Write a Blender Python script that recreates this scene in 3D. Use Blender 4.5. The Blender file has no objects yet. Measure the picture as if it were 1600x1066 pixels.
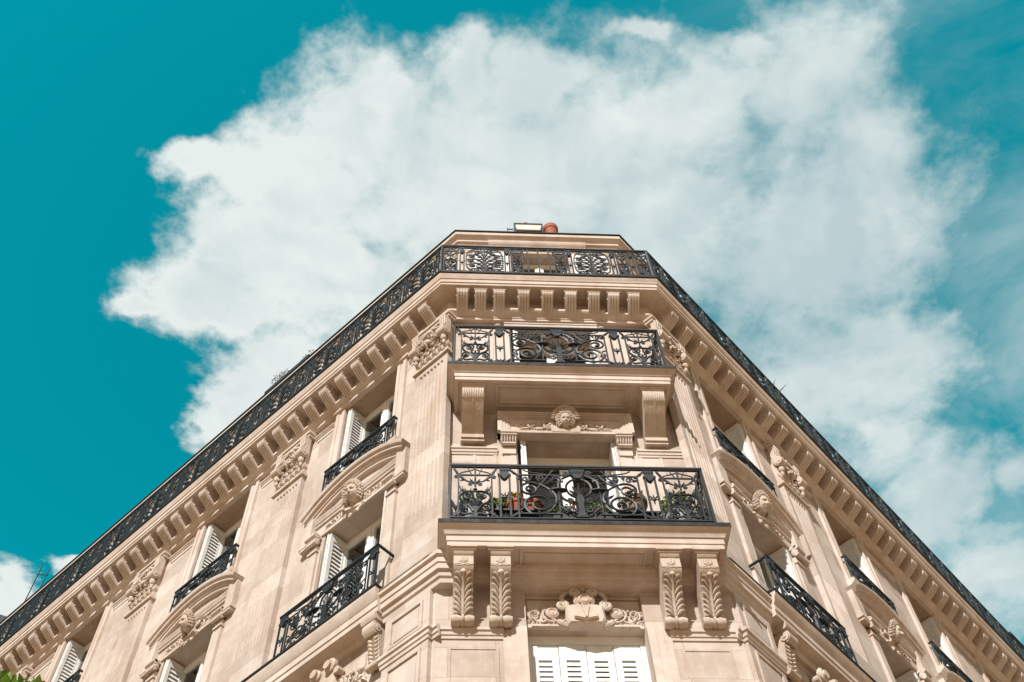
import bpy, bmesh, math, random
from mathutils import Vector, Matrix, Euler

random.seed(7)
sc = bpy.context.scene
COL = sc.collection
R = math.radians
S2 = math.sqrt(.5)

# ------------------------------------------------------------------ camera
cam_d = bpy.data.cameras.new("camera")
cam_d.sensor_width = 36.0
cam_d.lens = 1687.027 / 1600.0 * 36.0
cam_d.clip_start = .1
cam_d.clip_end = 4000
cam = bpy.data.objects.new("camera", cam_d)
COL.objects.link(cam)
_r = Vector((0.99834347, -0.04723659, -0.03284841))
_d = Vector((0.02372337, 0.85809441, -0.51294365))
_f = Vector((0.05241674, 0.51131467, 0.85779356))
cm = Matrix(((_r.x, -_d.x, -_f.x, 0), (_r.y, -_d.y, -_f.y, -9.0), (_r.z, -_d.z, -_f.z, 1.6), (0, 0, 0, 1)))
cam.matrix_world = cm
sc.camera = cam
sc.render.resolution_x, sc.render.resolution_y = 1024, 682

# ------------------------------------------------------------------ exposure
sc.view_settings.view_transform = 'Standard'
sc.view_settings.look = 'None'
sc.view_settings.gamma = 1
sc.view_settings.exposure = 0.28

# ------------------------------------------------------------------ sun
SUN_AZ, SUN_EL = R(21), R(39.5)
sun_dir = Vector((-math.sin(SUN_AZ) * math.cos(SUN_EL), -math.cos(SUN_AZ) * math.cos(SUN_EL), math.sin(SUN_EL)))
sd = bpy.data.lights.new("sun", 'SUN')
sd.energy = 4.9
sd.angle = R(.5)
sd.color = (1.0, .97, .93)
so = bpy.data.objects.new("sun", sd)
so.rotation_euler = sun_dir.to_track_quat('Z', 'Y').to_euler()
so.location = (-10, -30, 40)
COL.objects.link(so)


# ------------------------------------------------------------------ node helper
class NT:
    def __init__(s, tree):
        s.t = tree
        s.n, s.l = tree.nodes, tree.links

    def put(s, sock, val):
        if val is None:
            return
        if isinstance(val, (int, float)):
            if sock.type == 'VECTOR':
                sock.default_value = (val, val, val)
            elif sock.type == 'RGBA':
                sock.default_value = (val, val, val, 1)
            else:
                sock.default_value = val
        elif isinstance(val, (tuple, list)):
            v = tuple(val)
            if sock.type == 'RGBA' and len(v) == 3:
                v = v + (1,)
            sock.default_value = v
        else:
            s.l.new(val, sock)

    def m(s, op, a, b=None, c=None, clamp=False):
        n = s.n.new('ShaderNodeMath')
        n.operation = op
        n.use_clamp = clamp
        s.put(n.inputs[0], a)
        s.put(n.inputs[1], b)
        s.put(n.inputs[2], c)
        return n.outputs[0]

    def vm(s, op, a, b=None, out=0):
        n = s.n.new('ShaderNodeVectorMath')
        n.operation = op
        s.put(n.inputs[0], a)
        if b is not None:
            if op == 'SCALE':
                s.put(n.inputs[3], b)
            else:
                s.put(n.inputs[1], b)
        return n.outputs[out]

    def comb(s, x, y, z):
        n = s.n.new('ShaderNodeCombineXYZ')
        s.put(n.inputs[0], x)
        s.put(n.inputs[1], y)
        s.put(n.inputs[2], z)
        return n.outputs[0]

    def sep(s, v):
        n = s.n.new('ShaderNodeSeparateXYZ')
        s.put(n.inputs[0], v)
        return n.outputs

    def noise(s, vec, scale, detail=4, rough=.55, dist=0, out=0):
        n = s.n.new('ShaderNodeTexNoise')
        s.put(n.inputs['Vector'], vec)
        n.inputs['Scale'].default_value = scale
        n.inputs['Detail'].default_value = detail
        n.inputs['Roughness'].default_value = rough
        n.inputs['Distortion'].default_value = dist
        return n.outputs[out]

    def ramp(s, val, a, b, c0=0., c1=1., smooth=False):
        n = s.n.new('ShaderNodeMapRange')
        n.interpolation_type = 'SMOOTHSTEP' if smooth else 'LINEAR'
        s.put(n.inputs['Value'], val)
        for k, v in (('From Min', a), ('From Max', b), ('To Min', c0), ('To Max', c1)):
            s.put(n.inputs[k], v)
        return n.outputs[0]

    def mix(s, f, a, b, mode='MIX'):
        n = s.n.new('ShaderNodeMix')
        n.data_type = 'RGBA'
        n.blend_type = mode
        s.put(n.inputs[0], f)
        s.put(n.inputs[6], a)
        s.put(n.inputs[7], b)
        return n.outputs[2]


# ------------------------------------------------------------------ sky (world)
world = bpy.data.worlds.new("World")
sc.world = world
world.use_nodes = True
wt = NT(world.node_tree)
wt.n.clear()
wout = wt.n.new('ShaderNodeOutputWorld')
bg = wt.n.new('ShaderNodeBackground')
bg.inputs['Strength'].default_value = .1
wt.l.new(bg.outputs[0], wout.inputs[0])
sky = wt.n.new('ShaderNodeTexSky')
sky.sky_type = 'NISHITA'
sky.sun_disc = False
sky.sun_elevation = SUN_EL
sky.sun_rotation = math.atan2(sun_dir.x, sun_dir.y)
sky.air_density = 1.0
sky.dust_density = .6
sky.ozone_density = 1.5
# the photograph's blue is a deep teal
skycol = wt.mix(1.0, sky.outputs[0], (.006,1.98,1.38), 'MULTIPLY')
# a cloud deck: directions are projected on a flat layer high above the street
tc = wt.n.new('ShaderNodeTexCoord')
dx, dy, dz = wt.sep(tc.outputs['Generated'])
dzc = wt.m('MAXIMUM', dz, .06)
U = wt.m('DIVIDE', dx, dzc)
V = wt.m('DIVIDE', dy, dzc)
P = wt.comb(U, V, 0.0)
warp = wt.vm('SUBTRACT', wt.noise(P, 5.0, 5, .55, out=1), (.5, .5, .5))
PW = wt.vm('ADD', P, wt.vm('SCALE', warp, .15))
warp2 = wt.vm('SUBTRACT', wt.noise(P, 17.0, 7, .62, out=1), (.5, .5, .5))
PW = wt.vm('ADD', PW, wt.vm('SCALE', warp2, .06))
BLOBS = [
(0.0526,0.4161, 4.48,-0.21,0.23,6.97),
    (-0.0916,0.3552, 10.93,0.24,0.47,13.07),
    (-0.1685,0.4236, 12.29,0.72,0.45,13.41),
    (-0.2485,0.4128, 19.05,1.85,1.02,29.96),
    (-0.2359,0.5551, 8.89,0.76,0.48,16.37),
    (-0.3204,0.5729, 25.19,3.07,1.06,37.02),
    (-0.2342,0.7016, 23.61,1.87,0.33,13.55),
    (-0.1411,0.5147, 6.64,0.29,0.26,8.45),
    (0.0082,0.3047, 20.80,-0.57,0.64,17.24),
    (0.0783,0.3175, 17.28,-1.08,0.70,18.93),
    (0.2198,0.3440, 10.65,-1.41,0.43,11.94),
    (0.2542,0.2623, 23.67,-3.68,1.43,37.34),
    (0.3307,0.3145, 10.68,-2.03,0.36,9.91),
    (0.3669,0.4696, 7.43,-1.43,0.25,8.03),
    (0.4810,0.5820, 12.73,-2.98,0.49,17.53),
    (0.4147,0.6422, 7.23,-1.44,0.22,8.35),
    (0.2225,0.4383, 6.11,-0.78,0.23,7.09),
    (0.5770,0.8232, 10.51,-2.62,0.18,9.10),
    (0.7019,0.9251, 12.02,-3.46,0.17,10.23),
    (-0.5491,0.9827, 25.92,4.91,0.34,22.20),
    (0.6807,0.7388, 23.48,-7.08,0.48,21.30),
    (-0.4478,0.9285, 29.19,4.51,1.03,60.50),
    (-0.1961,0.6580, 15.99,1.03,0.28,10.85),
    (0.4700,0.7296, 13.19,-2.83,0.28,12.05),
    (0.1645,0.2657, 30.36,-3.30,2.59,67.40),
    (0.2467,0.2928, 13.61,-2.03,0.76,20.38),
    (0.4277,0.4105, 13.79,-3.14,0.24,7.18)]
field = None
for (u0, v0, a1, a2, b1, b2) in BLOBS:
    q = wt.vm('SUBTRACT', PW, (u0, v0, 0))
    qx = wt.vm('DOT_PRODUCT', q, (a1, a2, 0), 1)
    qy = wt.vm('DOT_PRODUCT', q, (b1, b2, 0), 1)
    ln = wt.vm('LENGTH', wt.comb(qx, qy, 0.0), out=1)
    f = wt.m('SUBTRACT', 1.0, ln)
    field = f if field is None else wt.m('SMOOTH_MAX', field, f, .18)
n1 = wt.m('SUBTRACT', wt.noise(P, 9.0, 8, .6, .2), .5)
n2 = wt.m('SUBTRACT', wt.noise(P, 30.0, 6, .62), .5)
dens = wt.m('ADD', field, wt.m('MULTIPLY', n1, wt.ramp(U, -.05, .35, 1.3, 1.9)))
dens = wt.m('ADD', dens, wt.m('MULTIPLY', n2, .8))
# crisp towards the west, wispy and thin towards the east
soft = wt.ramp(U, -.25, .42, .6, 1.25)
cov = wt.ramp(wt.m('DIVIDE', wt.m('ADD', dens, wt.ramp(U, 0, .4, .24, .46)), soft), 0, 1, 0, 1, True)
thin = wt.ramp(U, .2, .62, 1.0, .9)
cov = wt.m('MULTIPLY', cov, thin)
# faint veil in the clear sky
veil = wt.ramp(wt.noise(P, 3.2, 8, .62, .8), .34, .72, 0, wt.ramp(U, .12, .6, .0, .5), True)
cov = wt.m('MAXIMUM', cov, veil)
# the cloud's own light and dark: lobes lit from the upper left, shaded greyer towards the east
def puff(vec):
    a = wt.m('MULTIPLY', wt.noise(vec, 6.0, 3, .5, .4), 1.0)
    return wt.m('ADD', a, wt.m('MULTIPLY', wt.noise(vec, 17.0, 5, .55, .2), .38))
lit = wt.m('SUBTRACT', puff(PW), puff(wt.vm('ADD', PW, (-.022, -.020, 0))))
core = wt.m('MULTIPLY', lit, 2.2)
core = wt.m('ADD', core, wt.ramp(wt.noise(P, 3.0, 4, .5, .3), .34, .66, .14, .72, True))
core = wt.m('ADD', core, wt.ramp(U, .06, -.16, 0, .5))
rim = wt.ramp(dens, .1, .75, .32, 0., True)
core = wt.m('ADD', core, rim, clamp=True)
c_hi = (6.6, 7.1, 6.95)
c_lo = (4.35, 5.3, 5.5)
ccol = wt.mix(core, c_lo, c_hi)
skyc = wt.mix(cov, skycol, ccol)
# unseen cloud overhead and behind, added to neutralise teal ambient; likewise haze low down
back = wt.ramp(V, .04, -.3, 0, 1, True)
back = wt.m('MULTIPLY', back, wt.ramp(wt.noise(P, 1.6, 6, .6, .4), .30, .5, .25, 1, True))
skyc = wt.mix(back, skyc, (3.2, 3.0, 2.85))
fill_haze = wt.ramp(dz, .46, .2, 0, .92, True)
skyc = wt.mix(fill_haze, skyc, (3.1, 2.95, 2.8))
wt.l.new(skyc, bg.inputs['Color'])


# ------------------------------------------------------------------ materials
def new_mat(name):
    m = bpy.data.materials.new(name)
    m.use_nodes = True
    n = NT(m.node_tree)
    b = n.n['Principled BSDF']
    return m, n, b


def geo_pos(n):
    g = n.n.new('ShaderNodeNewGeometry')
    return g.outputs['Position']


def stone_mat(name, joints=False, c1=(.585, .505, .45), c2=(.495, .40, .335), c3=(.655, .59, .55), bump=.3):
    m, n, b = new_mat(name)
    p = geo_pos(n)
    big = n.noise(p, .9, 5, .6, .3)
    mid = n.noise(p, 4.5, 5, .6)
    fine = n.noise(p, 70, 4, .6)
    col = n.mix(n.ramp(big, .36, .62), c1, c2)
    col = n.mix(n.ramp(mid, .45, .75, 0, .7), col, c3)
    # rain streaks: noise stretched down the wall
    ps = n.vm('MULTIPLY', p, (3.6, 3.6, .5))
    st = n.noise(ps, 1.0, 5, .6)
    col = n.mix(n.ramp(st, .52, .74, 0, .5), col, (.48, .33, .235))
    ps2 = n.vm('MULTIPLY', p, (8, 8, 1.1))
    st2 = n.noise(ps2, 1.0, 4, .6)
    col = n.mix(n.ramp(st2, .54, .76, 0, .45), col, (.70, .625, .54))
    st3 = n.noise(n.vm('MULTIPLY', p, (30, 30, 1.1)), 1.0, 4, .6)
    col = n.mix(n.ramp(st3, .62, .82, 0, .16), col, (.40, .285, .2))
    # old soot in soft patches, then fine soot and pitting
    soot = n.noise(n.vm('MULTIPLY', p, (1.3, 1.3, .8)), 1.0, 7, .66, .5)
    col = n.mix(n.ramp(soot, .52, .74, 0, .48), col, (.335, .265, .215))
    col = n.mix(n.ramp(n.noise(p, 13, 6, .7), .62, .8, 0, .32), col, (.22, .165, .12))
    col = n.mix(n.ramp(fine, .55, .8, 0, .14), col, (.25, .19, .15))
    h = n.m('ADD', n.m('MULTIPLY', fine, .35), n.m('MULTIPLY', n.noise(p, 16, 4, .6), .65))
    if joints:
        t = n.n.new('ShaderNodeTexCoord')
        x, y, z = n.sep(t.outputs['Object'])
        br = n.n.new('ShaderNodeTexBrick')
        n.put(br.inputs['Vector'], n.comb(x, z, 0.0))
        br.inputs['Color1'].default_value = (1, 1, 1, 1)
        br.inputs['Color2'].default_value = (.74, .71, .68, 1)
        br.inputs['Mortar'].default_value = (.62, .54, .46, 1)
        br.inputs['Scale'].default_value = 1
        br.inputs['Mortar Size'].default_value = .004
        br.inputs['Mortar Smooth'].default_value = .3
        br.inputs['Brick Width'].default_value = 1.05
        br.inputs['Row Height'].default_value = .42
        br.offset = .5
        col = n.mix(.85, col, br.outputs['Color'], 'MULTIPLY')
        h = n.m('SUBTRACT', h, n.m('MULTIPLY', br.outputs['Fac'], .5))
    n.put(b.inputs['Base Color'], col)
    b.inputs['Roughness'].default_value = .88
    b.inputs['Specular IOR Level'].default_value = .25
    bp = n.n.new('ShaderNodeBump')
    bp.inputs['Strength'].default_value = bump
    bp.inputs['Distance'].default_value = .012
    n.put(bp.inputs['Height'], h)
    n.l.new(bp.outputs[0], b.inputs['Normal'])
    return m


def plain_mat(name, col, rough=.5, var=.2, scale=8, bump=0., metal=0., spec=.5, col2=None):
    m, n, b = new_mat(name)
    p = geo_pos(n)
    dark = tuple(c * (1 - var) for c in col) if col2 is None else col2
    c = n.mix(n.ramp(n.noise(p, scale, 6, .65), .35, .7), col, dark)
    n.put(b.inputs['Base Color'], c)
    n.put(b.inputs['Roughness'], n.ramp(n.noise(p, scale * 2.3, 4), .3, .7, max(rough - .12, .03), min(rough + .12, 1)))
    b.inputs['Metallic'].default_value = metal
    b.inputs['Specular IOR Level'].default_value = spec
    if bump:
        bp = n.n.new('ShaderNodeBump')
        bp.inputs['Strength'].default_value = bump
        bp.inputs['Distance'].default_value = .01
        n.put(bp.inputs['Height'], n.noise(p, scale * 5, 4))
        n.l.new(bp.outputs[0], b.inputs['Normal'])
    return m


def leaf_mat(name, col, col2, rough=.5):
    m, n, b = new_mat(name)
    p = geo_pos(n)
    g = n.n.new('ShaderNodeNewGeometry')
    f = n.m('ADD', n.m('MULTIPLY', g.outputs['Random Per Island'], .7), n.m('MULTIPLY', n.noise(p, 6, 3), .4))
    n.put(b.inputs['Base Color'], n.mix(n.ramp(f, .2, .9), col, col2))
    b.inputs['Roughness'].default_value = rough
    tr = n.n.new('ShaderNodeBsdfTranslucent')
    n.put(tr.inputs[0], n.mix(.5, col2, (.2, .3, .03)))
    mx = n.n.new('ShaderNodeMixShader')
    mx.inputs[0].default_value = .3
    out = n.n['Material Output']
    n.l.new(b.outputs[0], mx.inputs[1])
    n.l.new(tr.outputs[0], mx.inputs[2])
    n.l.new(mx.outputs[0], out.inputs[0])
    return m


def glass_mat():
    m, n, b = new_mat("window_glass")
    gl = n.n.new('ShaderNodeBsdfGlossy')
    gl.inputs['Roughness'].default_value = .02
    tr = n.n.new('ShaderNodeBsdfTransparent')
    tr.inputs[0].default_value = (.72, .8, .78, 1)
    fr = n.n.new('ShaderNodeFresnel')
    fr.inputs[0].default_value = 1.55
    mx = n.n.new('ShaderNodeMixShader')
    n.put(mx.inputs[0], n.m('ADD', n.m('MULTIPLY', fr.outputs[0], 1.3), .07, clamp=True))
    n.l.new(tr.outputs[0], mx.inputs[1])
    n.l.new(gl.outputs[0], mx.inputs[2])
    n.l.new(mx.outputs[0], n.n['Material Output'].inputs[0])
    return m


M_WALL = stone_mat("limestone_wall", True)
M_STONE = stone_mat("limestone_moulding")
M_MOSS = stone_mat("weathered_stone", c1=(.30, .25, .2), c2=(.2, .17, .13), c3=(.4, .33, .26), bump=.6)
M_CARVE = stone_mat("limestone_carving", c1=(.555, .465, .395), c2=(.45, .355, .28), c3=(.62, .545, .48), bump=.8)
M_IRON = plain_mat("black_painted_iron", (.022, .025, .029), .5, .35, 14, .25, .0, .35)
M_LIP = plain_mat("dark_zinc_flashing", (.010, .008, .008), .7, .3, 6, .2, .1)
M_WHITE = plain_mat("white_paint", (.80, .79, .765), .45, .1, 5, .05)
M_SHUT = plain_mat("white_shutter_paint", (.79, .775, .75), .55, .22, 9, .12)
M_GLASS = glass_mat()
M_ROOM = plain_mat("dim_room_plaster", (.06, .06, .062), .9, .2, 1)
M_CURT = plain_mat("net_curtain", (.62, .6, .56), .9, .2, 3)
M_ZINC = plain_mat("grey_zinc_roof", (.2, .215, .23), .5, .2, 1.5, .1, .5)
M_COPPER = plain_mat("brown_gutter", (.27, .17, .115), .55, .3, 4, .1, .2)
M_TERRA = plain_mat("terracotta", (.36, .105, .05), .8, .3, 9, .2)
M_JAR = plain_mat("pale_glazed_clay", (.19, .23, .20), .5, .35, 6, .05)
M_BLACKP = plain_mat("black_plastic", (.02, .02, .022), .5, .2, 8)
M_CREAM = plain_mat("cream_planter_plastic", (.66, .62, .54), .5, .12, 6)
M_SOIL = plain_mat("soil", (.05, .035, .025), .95, .3, 20, .4)
M_LEAF = leaf_mat("green_leaf", (.09, .18, .025), (.22, .31, .05))
M_LEAFD = leaf_mat("dark_leaf", (.03, .07, .02), (.06, .11, .03))
M_DRY = leaf_mat("dry_plant", (.10, .085, .05), (.17, .13, .09))
M_YEL = plain_mat("yellow_petal", (.75, .42, .02), .6, .25, 30)
M_RED = plain_mat("red_petal", (.5, .03, .03), .6, .3, 30)
M_PINK = plain_mat("pink_petal", (.45, .17, .2), .6, .3, 30)
M_BARK = plain_mat("bark", (.13, .1, .075), .9, .4, 10, .6)


# ------------------------------------------------------------------ mesh builder (x along the wall, t out of the wall, z up)
class MB:
    def __init__(s):
        s.v, s.f, s.k = [], [], []

    def add(s, verts, faces, k=0):
        o = len(s.v)
        s.v += [(p[0], -p[1], p[2]) for p in verts]
        s.f += [tuple(i + o for i in f) for f in faces]
        s.k += [k] * len(faces)
        return s

    def box(s, x0, x1, t0, t1, z0, z1, k=0):
        v = [(x, t, z) for z in (z0, z1) for t in (t0, t1) for x in (x0, x1)]
        return s.add(v, [(0, 1, 3, 2), (4, 6, 7, 5), (0, 4, 5, 1), (2, 3, 7, 6), (0, 2, 6, 4), (1, 5, 7, 3)], k)

    def prx(s, prof, x0, x1, k=0):
        """profile of (t, z) pushed along x"""
        n = len(prof)
        v = [(x0, t, z) for t, z in prof] + [(x1, t, z) for t, z in prof]
        f = [(i, (i + 1) % n, n + (i + 1) % n, n + i) for i in range(n)]
        f += [tuple(range(n)), tuple(range(2 * n - 1, n - 1, -1))]
        return s.add(v, f, k)

    def prt(s, poly, t0, t1, k=0, bevel=0.):
        """outline of (x, z) pushed out of the wall"""
        n = len(poly)
        v = [(x, t0, z) for x, z in poly]
        rings = [(t1, 0.)] if not bevel else [(t1 - bevel, 0.), (t1, bevel)]
        cx = sum(p[0] for p in poly) / n
        cz = sum(p[1] for p in poly) / n
        for t, b in rings:
            for x, z in poly:
                d = math.hypot(x - cx, z - cz) or 1
                v.append((x - (x - cx) / d * b, t, z - (z - cz) / d * b))
        f = []
        for r in range(len(rings)):
            for i in range(n):
                f.append((r * n + i, r * n + (i + 1) % n, (r + 1) * n + (i + 1) % n, (r + 1) * n + i))
        f += [tuple(range(n - 1, -1, -1)), tuple(range(len(rings) * n, (len(rings) + 1) * n))]
        return s.add(v, f, k)

    def tube(s, pts, r, n=5, closed=False, ref=(0, 1, 0), flat=1., k=0):
        pts = [Vector(p) for p in pts]
        m = len(pts)
        rs = list(r) if isinstance(r, (list, tuple)) else [r] * m
        ref = Vector(ref)
        v = []
        for i in range(m):
            a = pts[i - 1] if (i > 0 or closed) else pts[i]
            b = pts[(i + 1) % m] if (i < m - 1 or closed) else pts[i]
            t = (b - a)
            if t.length < 1e-9:
                t = Vector((0, 0, 1))
            t.normalize()
            rf = ref if abs(t.dot(ref)) < .95 else Vector((1, 0, 0))
            u = t.cross(rf).normalized()
            w = u.cross(t).normalized()
            for j in range(n):
                g = 2 * math.pi * (j + .5) / n
                v.append(tuple(pts[i] + (u * math.cos(g) + w * math.sin(g) * flat) * rs[i]))
        f = []
        for i in range(m if closed else m - 1):
            for j in range(n):
                f.append((i * n + j, i * n + (j + 1) % n, ((i + 1) % m) * n + (j + 1) % n, ((i + 1) % m) * n + j))
        if not closed:
            f += [tuple(range(n - 1, -1, -1)), tuple(range((m - 1) * n, m * n))]
        return s.add(v, f, k)

    def ball(s, c, rx, rt=None, rz=None, n=8, k=0, rot=0.):
        rt = rx if rt is None else rt
        rz = rx if rz is None else rz
        m = max(3, n // 2)
        cs, sn = math.cos(rot), math.sin(rot)
        v = []

        def put(x, t, z):
            v.append((c[0] + x * cs - z * sn, c[1] + t, c[2] + x * sn + z * cs))
        put(0, 0, -rz)
        for i in range(1, m):
            a = math.pi * i / m
            for j in range(n):
                g = 2 * math.pi * j / n
                put(rx * math.sin(a) * math.cos(g), rt * math.sin(a) * math.sin(g), -rz * math.cos(a))
        put(0, 0, rz)
        f = [(0, 1 + (j + 1) % n, 1 + j) for j in range(n)]
        for i in range(m - 2):
            for j in range(n):
                f.append((1 + i * n + j, 1 + i * n + (j + 1) % n, 1 + (i + 1) * n + (j + 1) % n, 1 + (i + 1) * n + j))
        l = 1 + (m - 2) * n
        f += [(l + j, l + (j + 1) % n, len(v) - 1) for j in range(n)]
        return s.add(v, f, k)

    def lathe(s, c, prof, n=16, k=0, axis='z'):
        """profile of (r, h) turned about a vertical axis (or about the axis out of the wall)"""
        v = []
        for r, h in prof:
            for j in range(n):
                g = 2 * math.pi * j / n
                if axis == 'z':
                    v.append((c[0] + r * math.cos(g), c[1] + r * math.sin(g), c[2] + h))
                else:
                    v.append((c[0] + r * math.cos(g), c[1] + h, c[2] + r * math.sin(g)))
        m = len(prof)
        f = [(i * n + j, i * n + (j + 1) % n, (i + 1) * n + (j + 1) % n, (i + 1) * n + j) for i in range(m - 1) for j in range(n)]
        f += [tuple(range(n - 1, -1, -1)), tuple(range((m - 1) * n, m * n))]
        return s.add(v, f, k)

    def sweep(s, path, prof, k=0, flip=1):
        """profile of (t, z) carried along a plan path of world (x, y) with mitred corners; t to the right of travel"""
        n = len(path)
        m = len(prof)
        v = []
        for i in range(n):
            P0 = Vector(path[i])
            dirs = []
            if i > 0:
                dirs.append((P0 - Vector(path[i - 1])).normalized())
            if i < n - 1:
                dirs.append((Vector(path[i + 1]) - P0).normalized())
            ns = [Vector((d.y, -d.x)) * flip for d in dirs]
            nn = ns[0] if len(ns) == 1 else (ns[0] + ns[1])
            nn = nn.normalized()
            sc_ = 1.0 / max(.2, nn.dot(ns[0]))
            for t, z in prof:
                q = P0 + nn * (t * sc_)
                v.append((q.x, -q.y, z))
        f = []
        for i in range(n - 1):
            for j in range(m):
                f.append((i * m + j, i * m + (j + 1) % m, (i + 1) * m + (j + 1) % m, (i + 1) * m + j))
        f += [tuple(range(m)), tuple(range(n * m - 1, (n - 1) * m - 1, -1))]
        return s.add(v, f, k)

    def mirror(s, other, xc=0.):
        """add other and its mirror image about x = xc"""
        o = len(s.v)
        s.v += other.v
        s.f += [tuple(i + o for i in f) for f in other.f]
        s.k += other.k
        o = len(s.v)
        s.v += [(2 * xc - x, y, z) for x, y, z in other.v]
        s.f += [tuple(reversed([i + o for i in f])) for f in other.f]
        s.k += other.k
        return s

    def put(s, other, x=0., t=0., z=0., sx=1., sz=1., st=1., tilt=0.):
        o = len(s.v)
        c, n_ = math.cos(tilt), math.sin(tilt)
        for (a, b, d) in other.v:
            a, b, d = a * sx, b * st, d * sz
            s.v.append((a * c - d * n_ + x, b - t, a * n_ + d * c + z))
        s.f += [tuple(i + o for i in f) if sx > 0 else tuple(reversed([i + o for i in f])) for f in other.f]
        s.k += other.k
        return s

    def mesh(s, name, mats, smooth=38):
        me = bpy.data.meshes.new(name)
        me.from_pydata(s.v, [], s.f)
        for m in (mats if isinstance(mats, (list, tuple)) else [mats]):
            me.materials.append(m)
        if any(s.k):
            me.polygons.foreach_set('material_index', s.k)
        bm = bmesh.new()
        bm.from_mesh(me)
        bmesh.ops.recalc_face_normals(bm, faces=bm.faces)
        bm.to_mesh(me)
        bm.free()
        if smooth:
            me.polygons.foreach_set('use_smooth', [True] * len(me.polygons))
            me.set_sharp_from_angle(angle=R(smooth))
        me.update()
        return me


def obj(name, me, parent=None, loc=(0, 0, 0), rz=0., mats=None, scale=None):
    if isinstance(me, MB):
        me = me.mesh(name, mats)
    o = bpy.data.objects.new(name, me)
    COL.objects.link(o)
    o.location = loc
    o.rotation_euler = (0, 0, rz)
    if scale:
        o.scale = scale
    if parent:
        o.parent = parent
    return o


def thing(name, label, cat, loc=(0, 0, 0), rz=0., group=None, me=None, mats=None):
    o = obj(name, me, None, loc, rz, mats)
    o['label'], o['category'] = label, cat
    if group:
        o['group'] = group
    return o


def copy_tree(o, parent, loc=None, rz=None):
    c = o.copy()
    COL.objects.link(c)
    c.parent = parent
    if loc is not None:
        c.location = loc
    if rz is not None:
        c.rotation_euler = (0, 0, rz)
    for ch in list(o.children):
        copy_tree(ch, c)
    return c


# ------------------------------------------------------------------ plan of the corner building
XL, XR, XC = -.06, 3.2, 1.58            # where the side facades meet the cut-off corner; its middle
CORNER = (-.255, 3.415)                 # the corner piers stand a little wider


class Fac:
    def __init__(s, o, rz, sg):
        s.o, s.rz, s.sg = Vector(o), rz, sg
        s.dx = Vector((math.cos(rz), math.sin(rz), 0))
        s.out = Vector((math.sin(rz), -math.cos(rz), 0))

    def at(s, a, t=0., z=0.):
        """a metres along the facade from the corner, t out of it"""
        return s.o + s.dx * (a * s.sg) + s.out * t + Vector((0, 0, z))

    def xy(s, a, t=0.):
        p = s.at(a, t)
        return (p.x, p.y)


FR = Fac((0, 0, 0), 0., 1)
LF = Fac((XL, 0, 0), R(-45), -1)
RT = Fac((XR, 0, 0), R(45), 1)
SLEN = 19.0
Z_CORN, Z_SOFF = 18.03, 17.70
W_L = [1.89, 5.65, 9.93, 14.15]
W_R = [2.03, 5.75, 8.65, 11.8, 15.2]
P_L = [.27, 3.72, 7.73, 12.1, 16.3]
P_R = [.27, 3.75, 13.5, 17.2]


# ------------------------------------------------------------------ ornament helpers
def spiral(cx, cz, r0, r1, a0, a1, n=14, t=0.):
    out = []
    for i in range(n + 1):
        q = i / n
        a = R(a0 + (a1 - a0) * q)
        r = r0 + (r1 - r0) * q ** .8
        out.append((cx + r * math.cos(a), -t, cz + r * math.sin(a)))
    return out


def bez(p0, p1, p2, p3, n=10, t=0.):
    out = []
    for i in range(n + 1):
        q = i / n
        a, b, c, d = (1 - q) ** 3, 3 * q * (1 - q) ** 2, 3 * q * q * (1 - q), q ** 3
        out.append((a * p0[0] + b * p1[0] + c * p2[0] + d * p3[0], -t, a * p0[1] + b * p1[1] + c * p2[1] + d * p3[1]))
    return out


class TB(MB):
    """tubes given directly in mesh axes (x, y=-t, z)"""
    kr = 1.
    kl = 1.

    def w(s, pts, r, n=5, flat=1., closed=False):
        o = MB()
        o.tube([(p[0], -p[1], p[2]) for p in pts], [q * s.kr for q in r] if isinstance(r, list) else r * s.kr, n, closed, (0, 1, 0), flat)
        k = len(s.v)
        s.v += o.v
        s.f += [tuple(i + k for i in f) for f in o.f]
        s.k += o.k
        return s

    def bar(s, x0, z0, x1, z1, r=.009, t=0., n=4, flat=1.):
        return s.w([(x0, -t, z0), (x1, -t, z1)], r, n, flat)

    def leaf(s, x, z, ang, ln, wd, t=0., th=.012):
        """a pointed leaf lying in the wall plane, ridged along its middle"""
        c, n_ = math.cos(R(ang)), math.sin(R(ang))
        pts = []
        for a, b, h in ((0, 0, 0), (.35, .5, 0), (.7, .36, 0), (1, 0, .3), (.7, -.36, 0), (.35, -.5, 0), (.45, 0, 1.)):
            u, v_ = a * ln * s.kl, b * wd * s.kl
            pts.append((x + u * c - v_ * n_, t + h * th, z + u * n_ + v_ * c))
        back = [(p[0], t - th * .6, p[2]) for p in pts[:6]]
        f = [(i, (i + 1) % 6, 6) for i in range(6)] + [(7 + i, 7 + (i + 1) % 6, (i + 1) % 6, i) for i in range(6)] + [tuple(range(12, 6, -1))]
        return s.add(pts + back, f)


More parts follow.
